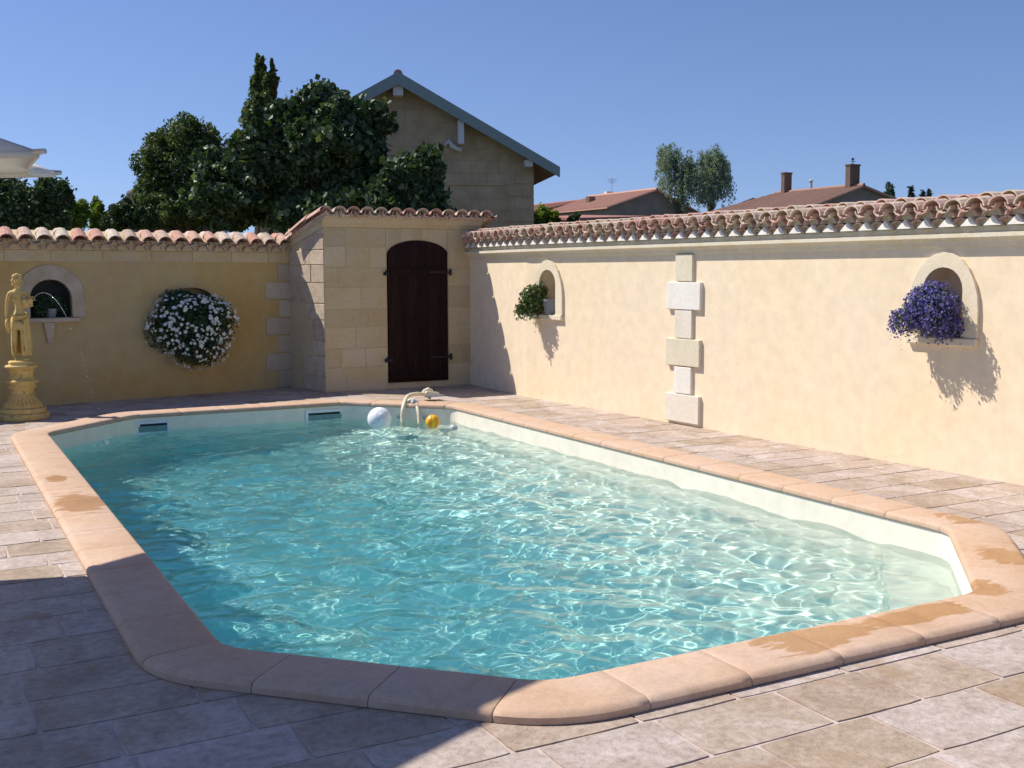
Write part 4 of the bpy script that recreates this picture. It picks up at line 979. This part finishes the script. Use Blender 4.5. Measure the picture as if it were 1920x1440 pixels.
for k in range(24):                                       # gadroons round the waist of the urn
    an = 2 * PI * k / 24; pts = [(SX + r * math.cos(an), SY + r * math.sin(an), z) for r, z in ((.197, .165), (.160, .20), (.135, .25), (.123, .30))]
    b.tube(pts, [.014, .012, .009, .005], 6)
sh_ = child(b.build('column', M['gold'], smooth=True), o)
st = empty('statue', 'ochre statue of a draped woman holding a water jug', 'statue', (SX, SY, .668))
def skin(name, verts, edges, rad, mat, par, sub=2):
    me = bpy.data.meshes.new(name); me.from_pydata(verts, edges, []); o = link(name, me, mat)
    sk = o.modifiers.new('skin', 'SKIN'); sk.use_smooth_shade = True
    for v, r in zip(me.skin_vertices[0].data, rad): v.radius = r if isinstance(r, tuple) else (r, r)
    me.skin_vertices[0].data[0].use_root = True
    s = o.modifiers.new('sub', 'SUBSURF'); s.levels = sub; s.render_levels = sub
    return child(o, par) if par else o
# local frame: figure faces the pool (towards -y and a little +x); X = figure's right on the picture's left
H0 = .668
def B_(x, y, z): return (SX + x + .0, SY + y, H0 + z)
V = [B_(.005, 0, .50), B_(.012, .0, .56), B_(.008, .002, .63), B_(0, .0, .71), B_(-.002, .004, .775), B_(-.002, -.002, .815), B_(0, -.008, .855), B_(.002, -.010, .905), B_(.002, -.004, .945),
     # right leg (picture left), left leg
     B_(-.045, .0, .455), B_(-.052, -.018, .27), B_(-.055, .005, .06), B_(-.055, -.045, .012),
     B_(.050, -.004, .455), B_(.056, -.03, .27), B_(.066, .0, .06), B_(.07, -.05, .012),
     # right arm hanging
     B_(-.085, .004, .765), B_(-.118, .012, .64), B_(-.128, -.012, .515), B_(-.122, -.022, .465),
     # left arm bent round the jug
     B_(.085, .002, .765), B_(.138, .010, .655), B_(.135, -.09, .620), B_(.105, -.125, .625)]
E_ = [(0, 1), (1, 2), (2, 3), (3, 4), (4, 5), (5, 6), (6, 7), (7, 8), (0, 9), (9, 10), (10, 11), (11, 12), (0, 13), (13, 14), (14, 15), (15, 16), (4, 17), (17, 18), (18, 19), (19, 20), (4, 21), (21, 22), (22, 23), (23, 24)]
Rr = [(.080, .060), (.066, .050), (.056, .044), (.070, .052), (.055, .036), (.024, .024), (.036, .040), (.046, .050), (.028, .032), (.052, .052), (.034, .036), (.018, .020), (.018, .012), (.052, .052), (.034, .036), (.018, .020), (.018, .012),
      .028, .020, .014, .011, .028, .020, .015, .011]
skin('body', V, E_, Rr, M['gold'], st)
b = MB(); c = B_(0, -.056, .900)                          # nose, brow, lips, chin, breasts
b.lathe([(.003, -.02), (.008, -.004), (.006, .0), (.002, .022)], c, 8)
b.lathe([(.002, -.006), (.011, 0), (.002, .006)], B_(.0, -.050, .868), 8)
child(b.build('face', M['gold'], smooth=True), st)
b = MB()
for sx in (-1, 1): b.lathe([(.001, -.032), (.018, -.026), (.028, -.008), (.026, .010), (.012, .024), (.001, .028)], B_(sx * .034, -.040, .685), 12)
child(b.build('bust', M['gold'], smooth=True), st)
b = MB()                                                  # hair: cap, wave round the face, bun behind
for (x, y, z, r) in ((0, .012, .925, .052), (-.022, .0, .948, .03), (.024, .0, .948, .03), (0, .052, .930, .032), (-.042, .01, .90, .022), (.044, .01, .90, .022), (-.036, .028, .86, .02), (.038, .03, .86, .02), (.0, .0, .962, .026)):
    b.lathe([(r * math.sin(PI * k / 8) + .0005, -r * math.cos(PI * k / 8)) for k in range(9)], B_(x, y, z), 12)
child(b.build('hair', M['gold'], smooth=True), st)
b = MB(); nn_ = 48; rows = 16; vs = []                    # wrap round the hips, falling in folds to the left ankle
for i in range(rows + 1):
    t = i / rows
    for k in range(nn_):
        an = 2 * PI * k / nn_; z = .50 - .44 * t - .0 + .05 * (1 - t) * math.sin(an + .5)
        rx = .088 + .010 * t + .012 * math.sin(an * 11 + t * 2.2) * (.35 + t); ry = .066 + .018 * t + .012 * math.sin(an * 9 - t * 2) * (.35 + t)
        if i == 0: rx *= .93; ry *= .95
        vs.append(B_(.010 + .012 * t + rx * math.cos(an), -.004 + ry * math.sin(an), z))
b.add(vs, [(i * nn_ + k, i * nn_ + (k + 1) % nn_, (i + 1) * nn_ + (k + 1) % nn_, (i + 1) * nn_ + k) for i in range(rows) for k in range(nn_) if not (i > 3 and 26 < k < 35)])
dr = child(b.build('drapery', M['gold'], smooth=True), st); s_ = dr.modifiers.new('thick', 'SOLIDIFY'); s_.thickness = .006
b = MB(); b.tube([B_(-.075, -.04, .515), B_(-.02, -.078, .50), B_(.05, -.076, .505), B_(.10, -.03, .53)], [.014, .018, .017, .014], 8); b.tube([B_(-.122, -.03, .47), B_(-.126, -.035, .42), B_(-.118, -.03, .36), B_(-.12, -.02, .31)], [.016, .022, .020, .008], 8)
child(b.build('sash', M['gold'], smooth=True), st)
b = MB()                                                  # fingers: right hand on the cloth, left hand over the jug
for k in range(4):
    x = -.131 + k * .006; b.tube([B_(x, -.026, .468), B_(x - .001, -.036, .452), B_(x + .002, -.034, .432 + .004 * abs(k - 1.5))], [.0052, .0046, .0036], 6)
b.tube([B_(-.112, -.024, .472), B_(-.106, -.038, .458), B_(-.108, -.042, .446)], [.0058, .005, .004], 6)
child(b.build('hand', M['gold'], smooth=True), st); b = MB()
for k in range(4):
    z = .638 - k * .009; b.tube([B_(.112, -.124, z), B_(.094, -.142, z - .002), B_(.078 + .004 * abs(k - 1.5), -.150, z - .004)], [.0052, .0046, .0036], 6)
b.tube([B_(.108, -.118, .640), B_(.096, -.124, .662), B_(.088, -.130, .672)], [.0058, .005, .004], 6)
child(b.build('hand', M['gold'], smooth=True), st)
b = MB(); ax = Vector((.55, -.5, .42)).normalized(); c0 = Vector(B_(.092, -.07, .66)); q = ax.to_track_quat('Z', 'Y')
jp = [(.02, -.09), (.038, -.07), (.052, -.03), (.054, .0), (.044, .035), (.022, .058), (.018, .072), (.026, .085), (.030, .092), (.022, .090)]
nj = 20; vs = [tuple(c0 + q @ Vector((r * math.cos(2 * PI * k / nj), r * math.sin(2 * PI * k / nj), z))) for r, z in jp for k in range(nj)]
b.add(vs, [(i * nj + k, i * nj + (k + 1) % nj, (i + 1) * nj + (k + 1) % nj, (i + 1) * nj + k) for i in range(len(jp) - 1) for k in range(nj)] + [tuple(range(nj))[::-1]])
hn = [c0 + q @ Vector((0, .030, .07)), c0 + q @ Vector((0, .070, .06)), c0 + q @ Vector((0, .078, .02)), c0 + q @ Vector((0, .050, .0))]
b.tube(hn, .006, 6)
jug = child(b.build('jug', M['gold'], smooth=True), st)
# the jet: parabola from the mouth of the jug to the pool
m = bpy.data.materials.new('falling_water'); m.use_nodes = True; nt = m.node_tree; bb = nt.nodes['Principled BSDF']; bb.inputs['Base Color'].default_value = (.92, .96, 1, 1); bb.inputs['Roughness'].default_value = .08; bb.inputs['Transmission Weight'].default_value = .8; bb.inputs['IOR'].default_value = 1.33
M['jet'] = m
j0 = c0 + q @ Vector((0, 0, .09)); j1 = Vector((JL[0], JL[1], WZ)); vz = 1.15; g_ = 9.81
T = (vz + math.sqrt(vz * vz + 2 * g_ * (j0.z - j1.z))) / g_
def jp_(t): return Vector((j0.x + (j1.x - j0.x) * t / T, j0.y + (j1.y - j0.y) * t / T, j0.z + vz * t - g_ * t * t / 2))
b = MB(); b.tube([jp_(T * .52 * k / 14) for k in range(15)], [.0022 + .0005 * math.sin(k * 2.1) for k in range(15)], 8)
jt = tag(b.build('water_jet', M['jet'], smooth=True), 'thin arc of water pouring from the statue\'s jug into the pool', 'water jet')
b = MB(); rj = random.Random(2)
for k in range(26):
    t = T * (.52 + .48 * (k / 26) + rj.uniform(-.004, .004)); p = jp_(t) + Vector((rj.gauss(0, .008), rj.gauss(0, .008), 0)); r = rj.uniform(.0015, .0042)
    b.lathe([(r * math.sin(PI * i / 4) + .0003, -1.6 * r * math.cos(PI * i / 4)) for i in range(5)], p, 6)
child(b.build('droplets', M['jet'], smooth=True), jt, Matrix())['kind'] = 'stuff'
b = MB()
for k in range(40):
    an = rj.uniform(0, 2 * PI); rd = abs(rj.gauss(0, .09)); r = rj.uniform(.004, .010); h = rj.uniform(.005, .10) * max(0, 1 - rd / .25)
    b.lathe([(r * math.sin(PI * i / 4) + .0003, -1.3 * r * math.cos(PI * i / 4)) for i in range(5)], (j1.x + rd * math.cos(an), j1.y + rd * math.sin(an), WZ + .012 + h), 6)
child(b.build('splash', M['jet'], smooth=True), jt, Matrix())['kind'] = 'stuff'

# ------------------------------------------------------------------ floating balls, cleaner and hose
p = at(712, 773, 12.2); bp = Vector((4.70, 11.91, WZ + .105))
def ball(name, label, c, r, mats, panels, seam):
    b = MB(); nu, nv_ = 36, 20; vs = []; fs = []; mi = []
    for i in range(nv_ + 1):
        th = PI * i / nv_
        for k in range(nu):
            an = 2 * PI * k / nu; rr_ = r * (1 - (seam if (k * panels) % nu < panels * .99 and (k * panels) % nu == 0 else 0))
            vs.append((c[0] + rr_ * math.sin(th) * math.cos(an), c[1] + rr_ * math.sin(th) * math.sin(an), c[2] - rr_ * math.cos(th)))
    for i in range(nv_):
        for k in range(nu): fs.append((i * nu + k, i * nu + (k + 1) % nu, (i + 1) * nu + (k + 1) % nu, (i + 1) * nu + k)); mi.append(int(k * panels / nu) % len(mats))
    b.v = vs; b.f = fs; b.m = mi
    return b, (lambda: tag(b.build(name, mats, smooth=True), label, 'ball'))
b, mk = ball('beach_ball', 'plain white ball floating near the far end of the pool', bp, .142, [M['white_plastic']], 6, .012); o = mk()
b = MB(); b.tube([bp + Vector((-.03, -.12, .075)), bp + Vector((-.032, -.125, .080))], .012, 10); child(b.build('valve', M['white_plastic']), o, Matrix())
yp = Vector((5.27, 11.66, WZ + .065)); b, mk = ball('striped_ball', 'small yellow and orange striped ball beside the hose', yp, .085, [M['yellow'], M['orange']], 12, .03); mk()
fl = Vector((5.43, 11.42, WZ + .01)); b = MB(); b.lathe([(.03, -.05), (.05, -.02), (.05, .01), (.03, .03), (.012, .035), (.012, .05)], fl, 14)
f_ = tag(b.build('chlorine_float', M['grey_plastic'], smooth=True), 'small grey dispenser floating right of the striped ball', 'pool float')
hz = empty('vacuum_hose', 'cream ribbed hose looping over the coping into the water', 'hose', (5.2, 12.6, .05))
a = gx(768, 741, 12.62)
b = MB()
def spline(ps, n=10):
    out = []
    for i in range(len(ps) - 1):
        p0, p1, p2, p3 = [Vector(ps[max(0, min(len(ps) - 1, j))]) for j in (i - 1, i, i + 1, i + 2)]
        for k in range(n):
            t = k / n; out.append(.5 * ((2 * p1) + (-p0 + p2) * t + (2 * p0 - 5 * p1 + 4 * p2 - p3) * t * t + (-p0 + 3 * p1 - 3 * p2 + p3) * t ** 3))
    return out + [Vector(ps[-1])]
w1 = gx(755, 800, 12.25); s1 = spline([(w1.x - .02, 12.15, -.45), (w1.x, 12.25, -.15), gx(756, 765, 12.30), gx(764, 744, 12.45), gx(780, 739, 12.62), gx(797, 740, 12.85), gx(806, 745, 12.98)], 8)
b.tube(s1, [.024 + (.0025 if i % 2 else 0) for i in range(len(s1))], 10)
child(b.build('hose', M['cream_hose'], smooth=True), hz)
b = MB(); s2 = spline([(gx(787, 800, 12.1).x, 12.0, -.45), gx(787, 797, 12.1), gx(784, 770, 12.18), gx(777, 752, 12.32), gx(768, 751, 12.36), gx(762, 757, 12.38)], 8); b.tube(s2, [.022 + (.0025 if i % 2 else 0) for i in range(len(s2))], 10)
child(b.build('hose_end', M['cream_hose'], smooth=True), hz)
p = gx(777, 753, 12.3); b = MB(); b.tube([p + Vector((-.03, 0, .012)), p + Vector((.03, 0, -.02))], .031, 12); child(b.build('collar', M['grey_plastic']), hz)
vh = empty('pool_cleaner', 'cream pool vacuum cleaner with a dark knob lying on the coping', 'pool cleaner', (5.55, 12.95, .05))
c = gx(806, 750, 12.9); c.z = .052; b = MB(); dirv = Vector((.9, -.1, 0)).normalized(); 
def VH(u, v, z): return (c.x + u, c.y + v - u * .15, c.z + z)
b.hexa([VH(-.10, -.09, .0), VH(.13, -.09, .0), VH(.13, .09, .0), VH(-.10, .09, .0), VH(-.07, -.07, .075), VH(.09, -.06, .055), VH(.09, .06, .055), VH(-.07, .07, .075)])
b.tube([VH(-.08, 0, .06), VH(-.02, 0, .085), VH(.04, 0, .06)], [.03, .034, .026], 12)
child(b.build('housing', M['cream_hose'], bevel=.012), vh)
b = MB(); b.tube([VH(.05, 0, .05), VH(.05, 0, .10)], [.016, .022], 12); child(b.build('knob', M['iron']), vh)
b = MB(); b.box((-.11, -.105, 0), (.14, -.092, .025), 0, VH); child(b.build('brush', M['grey_plastic']), vh)

# ------------------------------------------------------------------ parasols
def fabric(name, col):
    m, nt, b = newmat(name); b.inputs['Base Color'].default_value = (*col, 1); b.inputs['Roughness'].default_value = .9; b.inputs['Specular IOR Level'].default_value = .1
    tr = N(nt, 'ShaderNodeBsdfTranslucent', ); tr.inputs[0].default_value = (*col, 1); mx = N(nt, 'ShaderNodeMixShader'); mx.inputs[0].default_value = .22
    nt.links.new(b.outputs[0], mx.inputs[1]); nt.links.new(tr.outputs[0], mx.inputs[2]); nt.links.new(mx.outputs[0], nt.nodes['Material Output'].inputs[0])
    bump(nt, b, noise(nt, 9, 4), .25, .02); return m
M['canvas'] = fabric('off_white_canvas', (.78, .76, .70))
M['alu'] = flat('grey_aluminium', (.45, .46, .47), .4, .6)
def parasol(name, label, cs, z, zap, sag, pole_r=.025, hem=.055):
    cx = sum(c[0] for c in cs) / 4; cy = sum(c[1] for c in cs) / 4; o = empty(name, label, 'parasol', (cx, cy, 0), 'white parasols')
    b = MB(); n = 12; m_ = 8; ring = []
    for i in range(4):
        a, c = Vector(cs[i]), Vector(cs[(i + 1) % 4])
        for k in range(n):
            t = k / n; s = 4 * t * (1 - t); p = a.lerp(c, t); p = p + (Vector((cx, cy)) - p).normalized() * sag * s; ring.append((p.x, p.y, z - .35 * sag * s))
    N_ = len(ring); vs = []
    for j in range(m_ + 1):
        t = j / m_
        for k, r in enumerate(ring):
            kk = (k % n) / n; s = 4 * kk * (1 - kk)
            vs.append((cx + (r[0] - cx) * t, cy + (r[1] - cy) * t, zap + (r[2] - zap) * (t ** .92) - .05 * s * math.sin(PI * t)))
    b.add(vs, [(j * N_ + k, j * N_ + (k + 1) % N_, (j + 1) * N_ + (k + 1) % N_, (j + 1) * N_ + k) for j in range(m_) for k in range(N_)])
    cn = child(b.build('canopy', M['canvas'], smooth=True), o); s_ = cn.modifiers.new('thick', 'SOLIDIFY'); s_.thickness = .003
    b = MB()                                              # hem strip along the edge
    b.add([(r[0], r[1], r[2] + .004) for r in ring] + [(r[0], r[1], r[2] - hem) for r in ring], [(k, (k + 1) % N_, N_ + (k + 1) % N_, N_ + k) for k in range(N_)])
    hm = child(b.build('valance', M['canvas'], smooth=True), o); s_ = hm.modifiers.new('thick', 'SOLIDIFY'); s_.thickness = .003
    for c in cs:
        b = MB(); b.tube([(cx, cy, zap - .03), (c[0], c[1], z - .012)], .010, 6); child(b.build('rib', M['alu']), o)
        b = MB(); b.tube([(cx, cy, zap - .55), (cx + (c[0] - cx) * .5, cy + (c[1] - cy) * .5, (zap + z) / 2 - .03)], .008, 6); child(b.build('strut', M['alu']), o)
        b = MB(); d = Vector((c[0] - cx, c[1] - cy, 0)).normalized(); b.tube([Vector((c[0], c[1], z - .01)) - d * .08, Vector((c[0], c[1], z + .0)) + d * .035], [.022, .014], 8); child(b.build('corner_pocket', M['alu']), o)
    b = MB(); b.tube([(cx, cy, .06), (cx, cy, zap + .05)], pole_r, 12); b.lathe([(.03, 0), (.035, .04), (.008, .09)], (cx, cy, zap + .03), 12); child(b.build('pole', M['alu']), o)
    b = MB(); b.lathe([(.28, .0), (.28, .05), (.24, .07), (.05, .08), (.045, .25), (.03, .26)], (cx, cy, .002), 24); child(b.build('base', M['grey_plastic']), o)
    return o
parasol('parasol', 'small white canvas parasol, its corner above the far left wall', [(.78, 7.30), (.58, 6.10), (-1.40, 6.46), (-1.20, 7.66)], 2.27, 2.68, .10, hem=.03)
parasol('parasol', 'unseen taller white canvas parasol, added to cast the shade on the near left paving', [(.686, 5.565), (-1.99, 4.225), (-3.33, 6.905), (-.65, 8.245)], 3.3, 3.95, .10)  # out of view, added only for the shadow it throws
